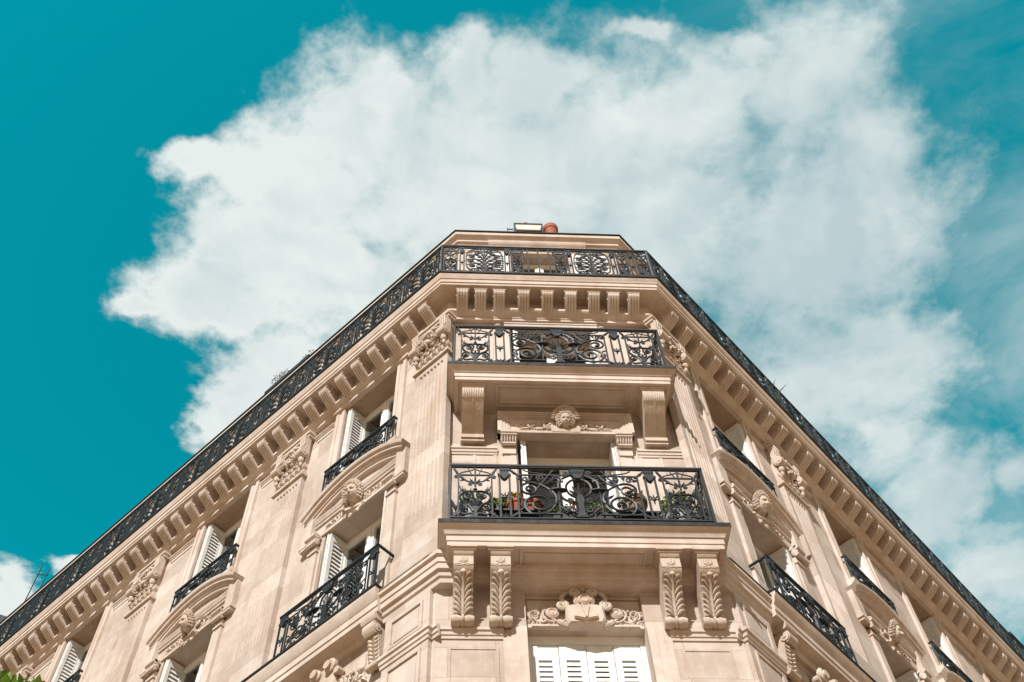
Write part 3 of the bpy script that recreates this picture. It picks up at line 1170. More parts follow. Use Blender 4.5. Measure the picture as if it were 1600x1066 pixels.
# straight lintel with a crowned head over the front balcony window
mb = MB()
mb.box(-.97, .97, -.02, .10, -.02, .44)
for a, b, t in ((.97, .90, .165), (.90, .86, .15), (.86, .82, .135), (.82, .79, .12)):
    mb.box(-a, -b, -.01, t, -.02, .44)
    mb.box(b, a, -.01, t, -.02, .44)
for z0, z1, t in ((.405, .44, .167), (.375, .405, .152), (.35, .375, .137), (.33, .35, .122)):
    mb.box(-.968, .968, -.015, t, z0, z1 - .001)
mb.prx([(-.02, -.022), (.13, -.022), (.135, .02), (.11, .035), (-.02, .04)], -.715, .715)
for s_ in (-1, 1):
    xa, xb = sorted((s_ * .70, s_ * .93))
    mb.box(xa, xb, -.01, .175, -.07, -.022)
    for k in range(6):
        mb.ball((xa + (xb - xa) * (k + .5) / 6, .08, -.16), .02, .075, .09, 8)
    mb.tube([(xa, .13, -.09), (xb, .13, -.09)], .032, 8, ref=(0, 0, 1))
    mb.tube([(xa + .02, .085, -.245), (xb - .02, .085, -.245)], .034, 8, ref=(0, 0, 1))
    mb.box(xa + .02, xb - .02, -.01, .055, -.42, -.27)
    mb.box(xa + .045, xb - .045, -.01, .03, -2.4, -.42)
ped = obj("lintel", mb, bld, FR.at(1.595, .0, 14.0), mats=M_STONE)
mb = MB()
rr = MB()
rr.mirror(relief_half(.66, .27, 9, .036))
mb.put(rr, 0, .10, .05)
obj("relief", mb, ped, mats=M_CARVE)
mb = MB()
fm = face_mask(.19, .29, .15, True)
mb.put(fm, 0, .12, .205, .94, .94, .8)
mb.prt([(-.2, .0), (.2, .0), (.235, .34), (.12, .45), (-.12, .45), (-.235, .34)], .08, .14)
obj("mask", mb.mesh("mask", M_CARVE, 75), ped)

# carved panel with a cartouche over the closed lower window
mb = MB()
mb.box(-.67, .67, -.01, .03, 10.452, 10.50)
mb.box(-.62, .62, .0, .055, 10.455, 10.48)
mb.box(-.67, .67, -.01, .02, 10.92, 10.95)
pan = obj("lintel", mb, bld, FR.at(1.565, -.09), mats=M_STONE)
mb = MB()
for s_ in (-1, 1):
    mb.box(*sorted((s_ * .05, s_ * .66)), -.02, .006, 10.5, 10.9)
    o = relief_half(.52, .34, 12 + s_, .035, True)
    mb.put(o, s_ * .2, .01, 10.50, s_)
obj("relief", mb, pan, mats=M_CARVE)
mb = TB()
sh = [(-.2, 10.44), (.2, 10.44), (.235, 10.52), (.22, 10.72), (.15, 10.74), (0, 10.78), (-.15, 10.74), (-.22, 10.72), (-.235, 10.52)]
mb.prt(sh, -.01, .13, 0, .03)
mb.prt([(-.135, 10.50), (0, 10.465), (.135, 10.50), (.14, 10.535), (.075, 10.60), (.035, 10.69), (-.035, 10.69), (-.075, 10.60), (-.14, 10.535)], .12, .17, 0, .012)
mb.prt([(-.012, 10.49), (.012, 10.49), (.05, 10.68), (.03, 10.68), (0, 10.56), (-.03, 10.68), (-.05, 10.68)], .165, .185)
for s_ in (-1, 1):
    mb.w(spiral(s_ * .26, 10.74, .075, .015, 90, 90 + s_ * 560, 18, .09), [.028] * 19, 6)
    mb.w(spiral(s_ * .11, 10.92, .07, .015, -90, -90 - s_ * 480, 16, .12), [.03] * 17, 6)
    mb.w(bez((s_ * .24, 10.8), (s_ * .3, 10.9), (s_ * .2, 10.95), (s_ * .14, 10.98), 8, .08), [.03] * 9, 6)
    mb.leaf(s_ * .06, 10.72, 70 * 1 if s_ > 0 else 110, .16, .09, .12, .04)
    mb.leaf(s_ * .05, 10.95, 90 - s_ * 30, .12, .09, .1, .05)
    mb.w(bez((s_ * .2, 10.45), (s_ * .26, 10.5), (s_ * .3, 10.46), (s_ * .31, 10.53), 7, .06), [.03] * 8, 6)
mb.leaf(0, 10.93, 90, .15, .12, .12, .06)
mb.lathe((0, .12, 10.79), [(.07, 0), (.08, .03), (.05, .05), (.04, .035), (.004, .03)], 12, 0, 't')
mb.ball((0, .08, 10.85), .11, .06, .1, 10)
obj("cartouche", mb, pan, mats=M_CARVE)

# ------------------------------------------------------------------ fluted pilasters with carved capitals
PZ0, PZ1 = 11.46, 16.05
PW = .70


def pilaster_mesh():
    mb = MB()
    t0, t1 = -.02, .085
    mb.box(-PW / 2, PW / 2, t0, t1 + .03, PZ0, PZ0 + .22)
    mb.box(-PW / 2, PW / 2, t0, t1 + .015, PZ0 + .22, PZ0 + .30)
    poly = [(-PW / 2, t0), (-PW / 2, t1)]
    n = 7
    m0 = .085
    pitch = (PW - 2 * m0) / n
    for k in range(n):
        a = -PW / 2 + m0 + pitch * k
        for q, d in ((.12, 0), (.2, .014), (.38, .024), (.62, .024), (.8, .014), (.88, 0)):
            poly.append((a + pitch * q, t1 - d))
    poly += [(PW / 2, t1), (PW / 2, t0)]
    prz(mb, poly, PZ0 + 1.0, PZ1 - .12)
    mb.box(-PW / 2, PW / 2, t0, t1, PZ0 + .3, PZ0 + 1.0)
    mb.box(-PW / 2, PW / 2, t0, t1, PZ1 - .12, PZ1)
    for k in range(n):
        a = -PW / 2 + m0 + pitch * (k + .5)
        mb.ball((a, t1 - .004, PZ1 - .12), pitch * .36, .012, pitch * .36, 6)
    return mb


def capital_mesh():
    mb = TB()
    w = .39
    mb.box(-w, w, -.02, .15, 0, .05)
    mb.box(-w + .015, w - .015, -.02, .135, .05, .08)
    mb.box(-w + .03, w - .03, -.02, .11, .08, .12)
    mb.box(-.34, .34, -.02, .10, .12, 1.02)
    for k in range(26):
        mb.w(spiral(random.Random(k).uniform(-.22, .22), .35 + .6 * (k / 26), .03, .008, 40 * k, 40 * k + 400, 8, .13), [.011] * 9, 5)
    mb.box(-.41, .41, -.02, .17, 1.02, 1.09)
    mb.box(-.43, .43, -.02, .2, 1.09, 1.15)
    rnd = random.Random(21)
    # two rows of acanthus
    for row, (z, n, ln) in enumerate(((.12, 5, .26), (.24, 4, .27))):
        for k in range(n):
            x_ = (k - (n - 1) / 2) * .128
            mb.leaf(x_, z, 90, ln, .10, .115, .03)
            for q in (.3, .5, .7):
                for s2_ in (-1, 1):
                    mb.leaf(x_ + s2_ * .015, z + ln * q, 90 - s2_ * 48, .075, .035, .125, .03)
            mb.leaf(x_ - .03, z + .05, 118, ln * .7, .07, .11, .04)
            mb.leaf(x_ + .03, z + .05, 62, ln * .7, .07, .11, .04)
            mb.ball((x_, .16, z + ln * .9), .032, .03, .02, 8)
    # consoles at both ends that end in a roll, with a hanging bell
    for s_ in (-1, 1):
        xa, xb = sorted((s_ * .24, s_ * .385))
        mb.prx([(.08, 1.02), (.20, 1.02), (.215, .92), (.19, .80), (.22, .70), (.28, .62), (.285, .54), (.24, .47), (.17, .46), (.10, .52), (.08, .6)], xa, xb)
        mb.tube([(xa - .012, .215, .555), (xb + .012, .215, .555)], .085, 10, ref=(0, 0, 1))
        mb.tube([(xa - .02, .215, .555), (xb + .02, .215, .555)], .035, 8, ref=(0, 0, 1))
        for k in range(3):
            q = xa + (xb - xa) * (k + .5) / 3
            mb.tube([(q, .222, 1.0), (q, .232, .92), (q, .208, .80), (q, .24, .70)], [.018, .02, .02, .014], 6, ref=(1, 0, 0))
        mb.ball((s_ * .31, .17, .40), .055, .07, .09, 8)
        mb.ball((s_ * .31, .16, .29), .035, .04, .07, 8)
        mb.w(spiral(s_ * .2, .66, .085, .015, 90, 90 + s_ * 520, 16, .17), [.022] * 17, 6)
        mb.w(bez((s_ * .34, .8), (s_ * .26, .74), (s_ * .2, .8), (s_ * .06, .93), 8, .2), [.028, .03, .032, .034, .034, .032, .03, .026, .02], 6)
    # swag of fruit and flowers
    for k in range(19):
        q = -1 + 2 * k / 18
        x_ = q * .25
        z = .60 + .24 * q * q
        for _ in range(5):
            r = rnd.uniform(.016, .034) * (1.15 - .4 * abs(q))
            mb.ball((x_ + rnd.uniform(-.03, .03), .13 + rnd.uniform(0, .09), z + rnd.uniform(-.05, .05)), r, r, r, 8)
        for _ in range(2):
            mb.leaf(x_, z + rnd.uniform(-.03, .03), rnd.uniform(180, 360), rnd.uniform(.07, .12), .045, .15 + rnd.uniform(0, .05), .035)
    for k in range(9):
        a = 40 * k
        mb.leaf(.0, .88, a, .11, .07, .16, .04)
    mb.ball((0, .2, .88), .045, .04, .045, 8)
    for k in range(10):
        mb.leaf(rnd.uniform(-.25, .25), rnd.uniform(.5, .75), rnd.uniform(180, 360), .1, .06, .17, .04)
    return mb


pil_me = pilaster_mesh().mesh("pilaster", M_WALL)
cap_me = capital_mesh().mesh("capital", M_CARVE, 72)
for fac, ps in ((LF, P_L), (RT, P_R)):
    for i, c in enumerate(ps):
        p = obj("pilaster", pil_me, bld, fac.at(c, .075 if i == 0 else 0.), fac.rz)
        obj("capital", cap_me, p, (0, 0, PZ1), scale=(1, .85, 1))

# thin panel mouldings on the plain wall between window and pilaster, under the frieze
for fac, ws, ps in ((LF, W_L, P_L), (RT, W_R, P_R)):
    edges = sorted([(c - .9, c + .9) for c in ws] + [(p - .42, p + .42) for p in ps])
    for (a0, a1), (b0, b1) in zip(edges[:-1], edges[1:]):
        if b0 - a1 > .25:
            xa, xb = sorted((fac.sg * (a1 + .02), fac.sg * (b0 - .02)))
            mb = MB()
            mb.prx([(-.01, 17.0), (.02, 17.0), (.03, 17.03), (.045, 17.04), (.045, 17.07), (-.01, 17.08)], xa, xb)
            mb.prx([(-.01, 16.9), (.012, 16.9), (.015, 16.94), (-.01, 16.95)], xa + .05, xb - .05)
            mb.box(xa + .04, xb - .04, -.02, .006, 16.9, 17.05)
            obj("band_moulding", mb, bld, fac.at(0), fac.rz, mats=M_STONE)


# ------------------------------------------------------------------ ironwork
def lyre(mb, xc, z0, w, h):
    """upright panel: lyre scrolls, shell at the foot, palm at the head"""
    b = w / 2
    for s_ in (-1, 1):
        X = lambda q: xc + s_ * q * b
        Z = lambda q: z0 + q * h
        mb.bar(X(1), Z(.0), X(1), Z(.84), .0115)
        # head: struts and scrolls
        mb.bar(X(1), Z(.84), X(1.28), Z(.975), .013)
        mb.ball((X(1.1), 0, Z(.89)), .022, .02, .022, 6)
        mb.w(spiral(X(1.12), Z(.80), b * .16, b * .04, 90, 90 - s_ * 420, 9), .008, 4)
        mb.w(bez((X(.0), Z(.97)), (X(.35), Z(.9)), (X(.6), Z(.93)), (X(.95), Z(.87)), 6), .007, 4)
        mb.bar(X(.18), Z(.84), X(.42), Z(.97), .006)
        mb.w(bez((X(.98), Z(.82)), (X(.75), Z(.80)), (X(.5), Z(.66)), (X(.24), Z(.72)), 8), [.012, .012, .012, .011, .01, .009, .008, .007, .006], 4)
        mb.w(spiral(X(.32), Z(.655), b * .17, b * .04, 100, 100 + s_ * 430, 10), .008, 4)
        mb.leaf(X(.6), Z(.76), 90 - s_ * 120, b * .4, b * .2, 0, .012)
        # the lyre
        mb.w(bez((X(.06), Z(.50)), (X(.55), Z(.53)), (X(1.05), Z(.44)), (X(.88), Z(.35)), 9) + bez((X(.88), Z(.35)), (X(.75), Z(.27)), (X(.4), Z(.26)), (X(.2), Z(.20)), 8)[1:], .0125, 5)
        mb.w(spiral(X(.42), Z(.415), b * .36, b * .06, 120 if s_ > 0 else 60, (120 + 560) if s_ > 0 else (60 - 560), 18), [.011] * 15 + [.012, .013, .015, .016], 5)
        mb.w(bez((X(.75), Z(.50)), (X(.85), Z(.55)), (X(.7), Z(.58)), (X(.78), Z(.62)), 5), [.008, .008, .007, .006, .005, .003], 4)
        mb.w(bez((X(.12), Z(.12)), (X(.4), Z(.3)), (X(.85), Z(.3)), (X(.92), Z(.2)), 8), .011, 5)
        mb.w(spiral(X(.66), Z(.185), b * .27, b * .05, 10 if s_ > 0 else 170, (10 - 500) if s_ > 0 else (170 + 500), 15), [.010] * 12 + [.012, .013, .014, .015], 5)
        # filling scrolls
        mb.w(spiral(X(.72), Z(.53), b * .15, b * .03, 0, s_ * 430, 9), .008, 4)
        mb.w(bez((X(.98), Z(.46)), (X(.8), Z(.48)), (X(.85), Z(.58)), (X(.98), Z(.62)), ), .008, 4)
        mb.w(spiral(X(.2), Z(.33), b * .14, b * .03, 90, 90 - s_ * 430, 9), .008, 4)
        mb.leaf(X(.8), Z(.1), 90 + s_ * 30, .11 * h, .03, 0, .012)
        # foot
        mb.w(bez((X(.05), Z(.04)), (X(.3), Z(.13)), (X(.5), Z(.02)), (X(.8), Z(.07)), 7), .011, 4)
        mb.bar(X(.85), Z(.09), X(1.3), Z(.01), .012)
        for q, zz in ((.9, .1), (1.12, .06), (1.0, .03)):
            mb.ball((X(q), 0, Z(zz)), .024, .02, .02, 6)
    mb.bar(xc - b, z0 + .84 * h, xc + b, z0 + .84 * h, .010)
    mb.bar(xc - b * .6, z0 + .505 * h, xc + b * .6, z0 + .505 * h, .009)
    mb.ball((xc, 0, z0 + .55 * h), .03, .018, .015, 8)
    mb.ball((xc, 0, z0 + .515 * h), .018, .016, .012, 8)
    for a, l_ in ((90, .24), (62, .17), (118, .17)):
        mb.leaf(xc, z0 + .64 * h, a, l_ * h, .034, 0, .016)
    mb.bar(xc, z0 + .6 * h, xc, z0 + .98 * h, .011)
    for a, l_ in ((90, .2), (60, .17), (120, .17), (35, .12), (145, .12)):
        mb.leaf(xc, z0 + .18 * h, a, l_ * h, .05, 0, .022)
    mb.prt([(xc - .028, z0), (xc + .028, z0), (xc + .02, z0 + .1 * h), (xc + .045, z0 + .2 * h), (xc - .045, z0 + .2 * h), (xc - .02, z0 + .1 * h)], -.014, .016)


def strip(mb, xc, z0, w, h):
    """narrow pier of two bars with an urn at the head"""
    b = w / 2
    for s_ in (-1, 1):
        mb.bar(xc + s_ * b, z0, xc + s_ * b, z0 + .82 * h, .013)
    mb.prt([(xc - b * 1.3, z0 + .87 * h), (xc + b * 1.3, z0 + .87 * h), (xc + b * 1.3, z0 + .835 * h), (xc + b * .75, z0 + .81 * h), (xc + b * .5, z0 + .77 * h), (xc, z0 + .745 * h), (xc - b * .5, z0 + .77 * h), (xc - b * .75, z0 + .81 * h), (xc - b * 1.3, z0 + .835 * h)], -.02, .024, 0, .008)
    mb.prt([(xc - b * .9, z0 + .87 * h), (xc + b * .9, z0 + .87 * h), (xc + b * 1.0, z0 + .97 * h), (xc - b * 1.0, z0 + .97 * h)], -.018, .02)
    for k in (-1, 0, 1):
        mb.ball((xc + k * b * .6, .022, z0 + .93 * h), b * .22, .012, .03 * h, 6)
    for a in (90, 55, 125, -90):
        mb.leaf(xc, z0 + .40 * h, a, .12 * h, b * .42, 0, .012)
    mb.ball((xc, 0, z0 + .40 * h), b * .5, .02, .03 * h, 7)
    mb.bar(xc - b, z0 + .40 * h, xc + b, z0 + .40 * h, .007)
    for a in (90, 60, 120, 30, 150):
        mb.leaf(xc, z0 + .0 * h, a, .13 * h, b * .6, 0, .014)


def centre(mb, xc, z0, hw, h):
    """wide middle panel: tree trunk with a ringed palmette, great C-scrolls, two round pot rests"""
    X0, Z = xc, lambda q: z0 + q * h
    for s_ in (-1, 1):
        X = lambda q: X0 + s_ * q * hw
        cw = s_            # turn sense
        mb.bar(X(1), Z(0), X(1), Z(.86), .0115)
        mb.bar(X(1), Z(.86), X(1.13), Z(.975), .013)
        mb.bar(X(1), Z(.1), X(1.13), Z(.01), .013)
        for q, zz in ((1.05, .9), (.97, .84), (1.05, .05), (.96, .1)):
            mb.ball((X(q), 0, Z(zz)), .024, .02, .022, 6)
        mb.bar(X(.2), Z(.86), X(1), Z(.86), .010)
        mb.bar(X(.3), Z(.085), X(1), Z(.085), .011)
        # lower great scroll
        mb.w(spiral(X(.66), Z(.27), h * .215, h * .03, -60 if s_ > 0 else 240, (-60 + 640) if s_ > 0 else (240 - 640), 30), [.013] * 26 + [.014, .016, .018, .02, .022], 5)
        mb.w(bez((X(.76), Z(.08)), (X(.55), Z(.04)), (X(.42), Z(.16)), (X(.38), Z(.36)), 8), .013, 5)
        mb.w(bez((X(.38), Z(.36)), (X(.36), Z(.5)), (X(.5), Z(.6)), (X(.66), Z(.68)), 8), .0125, 5)
        # upper scroll
        mb.w(spiral(X(.80), Z(.57), h * .15, h * .03, 130 if s_ > 0 else 50, (130 - 600) if s_ > 0 else (50 + 600), 22), [.012] * 18 + [.013, .015, .017, .018, .02], 5)
        mb.w(bez((X(.66), Z(.67)), (X(.55), Z(.63)), (X(.45), Z(.72)), (X(.36), Z(.86)), 7), .010, 5)
        mb.w(spiral(X(.37), Z(.76), h * .095, h * .025, 200 if s_ > 0 else -20, (200 - 560) if s_ > 0 else (-20 + 560), 16), .0115, 5)
        mb.w(bez((X(.28), Z(.74)), (X(.42), Z(.66)), (X(.5), Z(.56)), (X(.42), Z(.4)), 7), .011, 5)
        mb.bar(X(.70), Z(.57), X(.40), Z(.97), .009)
        mb.w(bez((X(.9), Z(.97)), (X(.75), Z(.88)), (X(.65), Z(.92)), (X(.5), Z(.87)), 6), .007, 4)
        for a, q, zz, l_ in ((70, .42, .42, .2), (100, .42, .5, .18), (40, .45, .40, .14), (150, .62, .7, .14), (60, .62, .72, .13), (200, .5, .8, .12), (-80, .4, .3, .13), (20, .9, .76, .12), (110, .78, .78, .12)):
            mb.leaf(X(q), Z(zz), a if s_ > 0 else 180 - a, l_ * h, .05 * h, 0, .016)
        mb.w(spiral(X(.9), Z(.25), h * .06, h * .015, 90, 90 - cw * 460, 10), .010, 4)
        mb.w(spiral(X(.62), Z(.80), h * .06, h * .015, 200, 200 + cw * 460, 10), .009, 4)
        mb.w(spiral(X(.86), Z(.78), h * .06, h * .015, 0, cw * 460, 10), .009, 4)
        mb.w(bez((X(.98), Z(.4)), (X(.8), Z(.36)), (X(.9), Z(.2)), (X(.98), Z(.14)), 6), .009, 4)
        mb.w(spiral(X(.25), Z(.21), h * .05, h * .012, 30, 30 + cw * 430, 9), .010, 4)
        # pot rest
        ds = MB()
        ds.lathe((0, 0, 0), [(.10, 0), (.118, .004), (.118, .016), (.07, .02), (.03, .03), (.028, .07), (.004, .075)], 18)
        mb.put(ds, X(.335), .0, Z(.545), st=.36)
        mb.w(bez((X(.335), Z(.53)), (X(.3), Z(.3)), (X(.12), Z(.34)), (X(.07), Z(.32)), 9), .013, 5)
        mb.bar(X(.335), Z(.54), X(.345), Z(.10), .010)
        mb.w(bez((X(.335), Z(.6)), (X(.34), Z(.8)), (X(.2), Z(.82)), (X(.1), Z(.88)), 8), .013, 5)
        mb.w(bez((X(.33), Z(.34)), (X(.4), Z(.26)), (X(.46), Z(.28)), (X(.5), Z(.2)), 6), [.01, .014, .018, .018, .014, .01, .006], 5)
        for k in range(6):
            mb.ball((X(.345 - .025 * k), 0, Z(.24 - .02 * k)), .014, .014, .014, 5)
        mb.w(spiral(X(.12), Z(.17), h * .06, h * .02, 90, 90 - cw * 400, 9), .010, 4)
        mb.w(spiral(X(.16), Z(.34), h * .055, h * .015, 60 if s_ > 0 else 120, 60 + 400 if s_ > 0 else 120 - 400, 9), .010, 4)
    ring = [(X0 + h * .165 * math.cos(R(a)), 0, Z(.60) + h * .19 * math.sin(R(a))) for a in range(0, 360, 15)]
    mb.w(ring, .0125, 5, closed=True)
    for a, l_ in ((90, .3), (65, .25), (115, .25), (38, .19), (142, .19), (10, .13), (170, .13)):
        mb.leaf(X0, Z(.46), a, l_ * h, .05 * h, 0, .02)
    mb.prt([(X0 - .085, Z(0)), (X0 + .085, Z(0)), (X0 + .05, Z(.05)), (X0 + .038, Z(.18)), (X0 + .05, Z(.36)), (X0 + .03, Z(.46)), (X0 - .03, Z(.46)), (X0 - .05, Z(.36)), (X0 - .038, Z(.18)), (X0 - .05, Z(.05))], -.022, .028, 0, .01)
    for k in (-1, 0, 1):
        mb.bar(X0 + k * .028, Z(.02), X0 + k * .02, Z(.44), .009, .024)
    mb.prt([(X0 - .10, Z(.97)), (X0 + .10, Z(.97)), (X0 + .085, Z(.86)), (X0 + .03, Z(.78)), (X0 - .03, Z(.78)), (X0 - .085, Z(.86))], -.022, .026, 0, .008)
    for k in (-1.5, -.5, .5, 1.5):
        mb.ball((X0 + k * .045, .026, Z(.91)), .02, .016, .05 * h, 6)
    for s_ in (-1, 1):
        mb.w(spiral(X0 + s_ * .14, Z(.91), h * .045, h * .012, 0, 420 * s_, 9), .012, 4)


def palm_tree(mb, xc, z0, w, h):
    """wide panel of the top railing: a stem with four pairs of curling branches inside an oval"""
    b = w / 2
    Z = lambda q: z0 + q * h
    mb.bar(xc, Z(0), xc, Z(.98), .015)
    for s_ in (-1, 1):
        X = lambda q: xc + s_ * q * b
        mb.w(bez((X(.0), Z(.97)), (X(.9), Z(.97)), (X(1.0), Z(.8)), (X(.98), Z(.5)), 8) + bez((X(.98), Z(.5)), (X(1.0), Z(.2)), (X(.9), Z(.06)), (X(.1), Z(.05)), 8)[1:], .011, 4)
        for zs, ze, ex, er in ((.20, .38, .78, .10), (.34, .56, .86, .11), (.5, .74, .8, .1), (.66, .88, .5, .08), (.08, .2, .55, .09)):
            mb.w(bez((X(.03), Z(zs)), (X(.2), Z(zs + .2)), (X(ex * .7), Z(ze + .06)), (X(ex), Z(ze - .08)), 9), [.014, .014, .013, .013, .012, .012, .011, .010, .009, .008], 4)
            mb.w(spiral(X(ex - .16), Z(ze - .09), er * h * .6, er * h * .12, 0 if s_ > 0 else 180, -480 if s_ > 0 else 660, 11), .009, 4)
            mb.ball((X(ex - .16), 0, Z(ze - .09)), .026, .018, .026, 6)
            mb.leaf(X(ex * .5), Z((zs + ze) / 2 + .06), (60 if s_ > 0 else 120), .13 * h, .05, 0, .012)
            mb.leaf(X(ex * .75), Z(ze), (-20 if s_ > 0 else 200), .13 * h, .05, 0, .012)
    for a in (90, 60, 120):
        mb.leaf(xc, Z(.8), a, .16 * h, .05, 0, .014)
        mb.leaf(xc, Z(.02), a, .18 * h, .06, 0, .014)


def front_railing(w, h):
    mb = TB()
    mb.kr, mb.kl = 1.3, .85
    hb = h - .05
    b = w / 2
    mb.box(-b, b, -.026, .026, h - .03, h)
    mb.box(-b, b, -.016, .016, h - .048, h - .03)
    mb.box(-b, b, -.014, .014, .012, .03)
    for s_ in (-1, 1):
        mb.box(*sorted((s_ * (b - .028), s_ * b)), -.02, .02, -.03, h - .045)
        lyre(mb, s_ * (b - .33), .03, .415, hb - .03)
        strip(mb, s_ * (b - .70), .03, .125, hb - .03)
    centre(mb, 0, .03, b - .86, hb - .03)
    return mb


def side_return(d, h):
    """the short end of a balcony railing, from the wall (x = 0) to the front post (x = d)"""
    mb = TB()
    mb.box(0, d, -.022, .022, h - .03, h)
    mb.box(0, d, -.012, .012, .012, .03)
    for q in (.06, .94):
        mb.bar(d * q, .0, d * q, h - .03, .012)
    lyre(mb, d * .5, .03, d * .62, h - .08)
    return mb


def corbel_mesh():
    """acanthus console under the lower front balcony; top z = 0 is the slab's underside"""
    mb = TB()
    mb.box(-.16, .16, -.01, .50, -.035, -.003)
    mb.box(-.145, .145, -.01, .475, -.06, -.035)
    mb.prx([(-.01, -.06), (.465, -.06), (.445, -.11), (.43, -.12), (.43, -.25), (-.01, -.25)], -.115, .115)
    side = [(-.01, -.25), (.41, -.25), (.425, -.29), (.40, -.33), (.33, -.37), (.25, -.46), (.19, -.58), (.155, -.70), (.13, -.79), (-.01, -.80)]
    mb.prx(side, -.115, .115)
    mb.tube([(-.13, .09, -.82), (.13, .09, -.82)], .06, 12, ref=(0, 0, 1))
    for x_ in (-.07, .07):
        mb.tube([(x_ - .05, .09, -.82), (x_, .09, -.82), (x_ + .05, .09, -.82)], [.062, .075, .062], 12, ref=(0, 0, 1))
    mb.tube([(-.012, .1, -.82), (.012, .1, -.82)], .076, 10, ref=(0, 0, 1))
    # rosette on the block
    mb.lathe((0, .425, -.185), [(.05, 0), (.052, .012), (.034, .022), (.02, .014), (.002, .028)], 14, 0, 't')
    for k in range(6):
        mb.leaf(0, -.185, 60 * k + 30, .06, .045, .435, .012)
    mb.ball((0, .42, -.265), .025, .02, .02, 8)
    for s_ in (-1, 1):
        mb.w(bez((s_ * .02, -.265), (s_ * .05, -.29), (s_ * .09, -.25), (s_ * .115, -.27), 6, .425), .012, 5)
    # leaf: points on the under-curve
    curve = [(.405, -.33), (.335, -.375), (.255, -.465), (.195, -.585), (.16, -.70), (.135, -.78)]

    def on(q):
        q = max(0, min(.9999, q)) * (len(curve) - 1)
        i = int(q)
        f = q - i
        return tuple(curve[i][k] * (1 - f) + curve[i + 1][k] * f for k in (0, 1))
    mb.tube([(0, on(q)[0] + .018, on(q)[1] - .006) for q in [.08 + .9 * i / 9 for i in range(10)]], [.016, .02, .022, .022, .02, .02, .018, .018, .016, .014], 6, ref=(1, 0, 0))
    for k in range(7):
        q0 = .12 + .118 * k
        for s_ in (-1, 1):
            pts, rs = [], []
            for i in range(6):
                f = i / 5
                tt, zz = on(q0 + .17 - .16 * math.sin(f * 1.9))
                x_ = s_ * (.012 + (.072 + .035 * min(1, (k + 1) / 3)) * f)
                pts.append((x_, tt + .012 + .028 * math.sin(f * 2.4), zz))
                rs.append((.009, .015, .018, .016, .012, .004)[i])
            mb.tube(pts, rs, 6, ref=(0, 1, 0))
    tt, zz = on(.06)
    mb.ball((0, tt + .015, zz), .035, .02, .03, 8)
    mb.leaf(0, zz - .03, 90, .1, .08, tt + .012, .02)
    return mb


def plain_corbel_mesh():
    """console under the upper front balcony: carved head, flat sloping shaft with a keel, small foot"""
    mb = TB()
    mb.box(-.185, .185, -.01, .62, -.035, -.003)
    mb.box(-.17, .17, -.01, .60, -.06, -.035)
    mb.prx([(-.01, -.06), (.585, -.06), (.575, -.10), (.59, -.17), (.56, -.24), (.54, -.25), (-.01, -.25)], -.155, .155)
    mb.prx([(-.01, -.25), (.535, -.25), (.12, -.60), (-.01, -.60)], -.15, .15)
    mb.prx([(.50, -.255), (.545, -.255), (.13, -.60), (.09, -.60)], -.012, .012)
    mb.box(-.16, .16, -.01, .16, -.66, -.60)
    mb.box(-.165, .165, -.01, .13, -.70, -.66)
    for k in range(9):
        x_ = -.14 + .035 * k
        mb.tube([(x_, .58, -.08), (x_, .595, -.15), (x_ * .9, .575, -.215), (x_ * .9, .55, -.245)], [.012, .018, .016, .006], 6, ref=(1, 0, 0))
    for s_ in (-1, 1):
        mb.ball((s_ * .06, .585, -.11), .025, .015, .03, 6)
    return mb


def balcony(x0, x1, yf, ztop, drop, corbels, corb_me, lip, rx0, rx1, ry, rh, sofp, csc=None):
    """front balcony: moulded slab with sunk soffit, flashing, consoles and iron railing"""
    zb = ztop - drop
    mb = MB()
    path = [(x0, .25), (x0, yf), (x1, yf), (x1, .25)]
    prof = [(-.05, zb), (0, zb), (.0, zb + .065), (.012, zb + .072), (.012, zb + .16), (.03, zb + .165), (.045, zb + .21), (.07, zb + .245), (.085, zb + .25), (.095, zb + .26), (lip - .012, zb + .265), (lip - .006, ztop - .067), (-.05, ztop - .067)]
    mb.sweep(path, prof)
    mb.box(x0 + .02, x1 - .02, -.25, -yf - .02, zb + .012, ztop - .07)
    a, b, c, d = sofp
    for u0, u1, w0, w1, e in ((a, b, c, c + .025, .0), (a, b, d - .025, d, .0), (a, a + .025, c + .025, d - .025, 0), (b - .025, b, c + .025, d - .025, 0),
                              (a + .06, b - .06, c + .06, c + .075, .004), (a + .06, b - .06, d - .075, d - .06, .004), (a + .06, a + .075, c + .075, d - .075, .004), (b - .075, b - .06, c + .075, d - .075, .004)):
        mb.box(u0, u1, w0, w1, zb - .006 + e, zb + .02)
    bal = obj("balcony", mb, bld, mats=M_STONE)
    mb = MB()
    mb.box(x0 - lip, x1 + lip, -.2, -yf + lip, ztop - .066, ztop)
    obj("flashing", mb, bal, mats=M_LIP)
    for c_ in corbels:
        obj("corbel", corb_me, bal, (c_, 0, zb + .012), scale=csc)
    fr = front_railing(rx1 - rx0, rh)
    rail = obj("railing", fr, bal, ((rx0 + rx1) / 2, ry, ztop + .06), mats=M_IRON)
    for x_, s_ in ((rx0 + .015, 1), (rx1 - .015, 1)):
        rt = side_return(-ry - .03, rh)
        o = obj("railing", rt, bal, (x_, -.0, ztop + .06), R(-90), mats=M_IRON)
    return bal


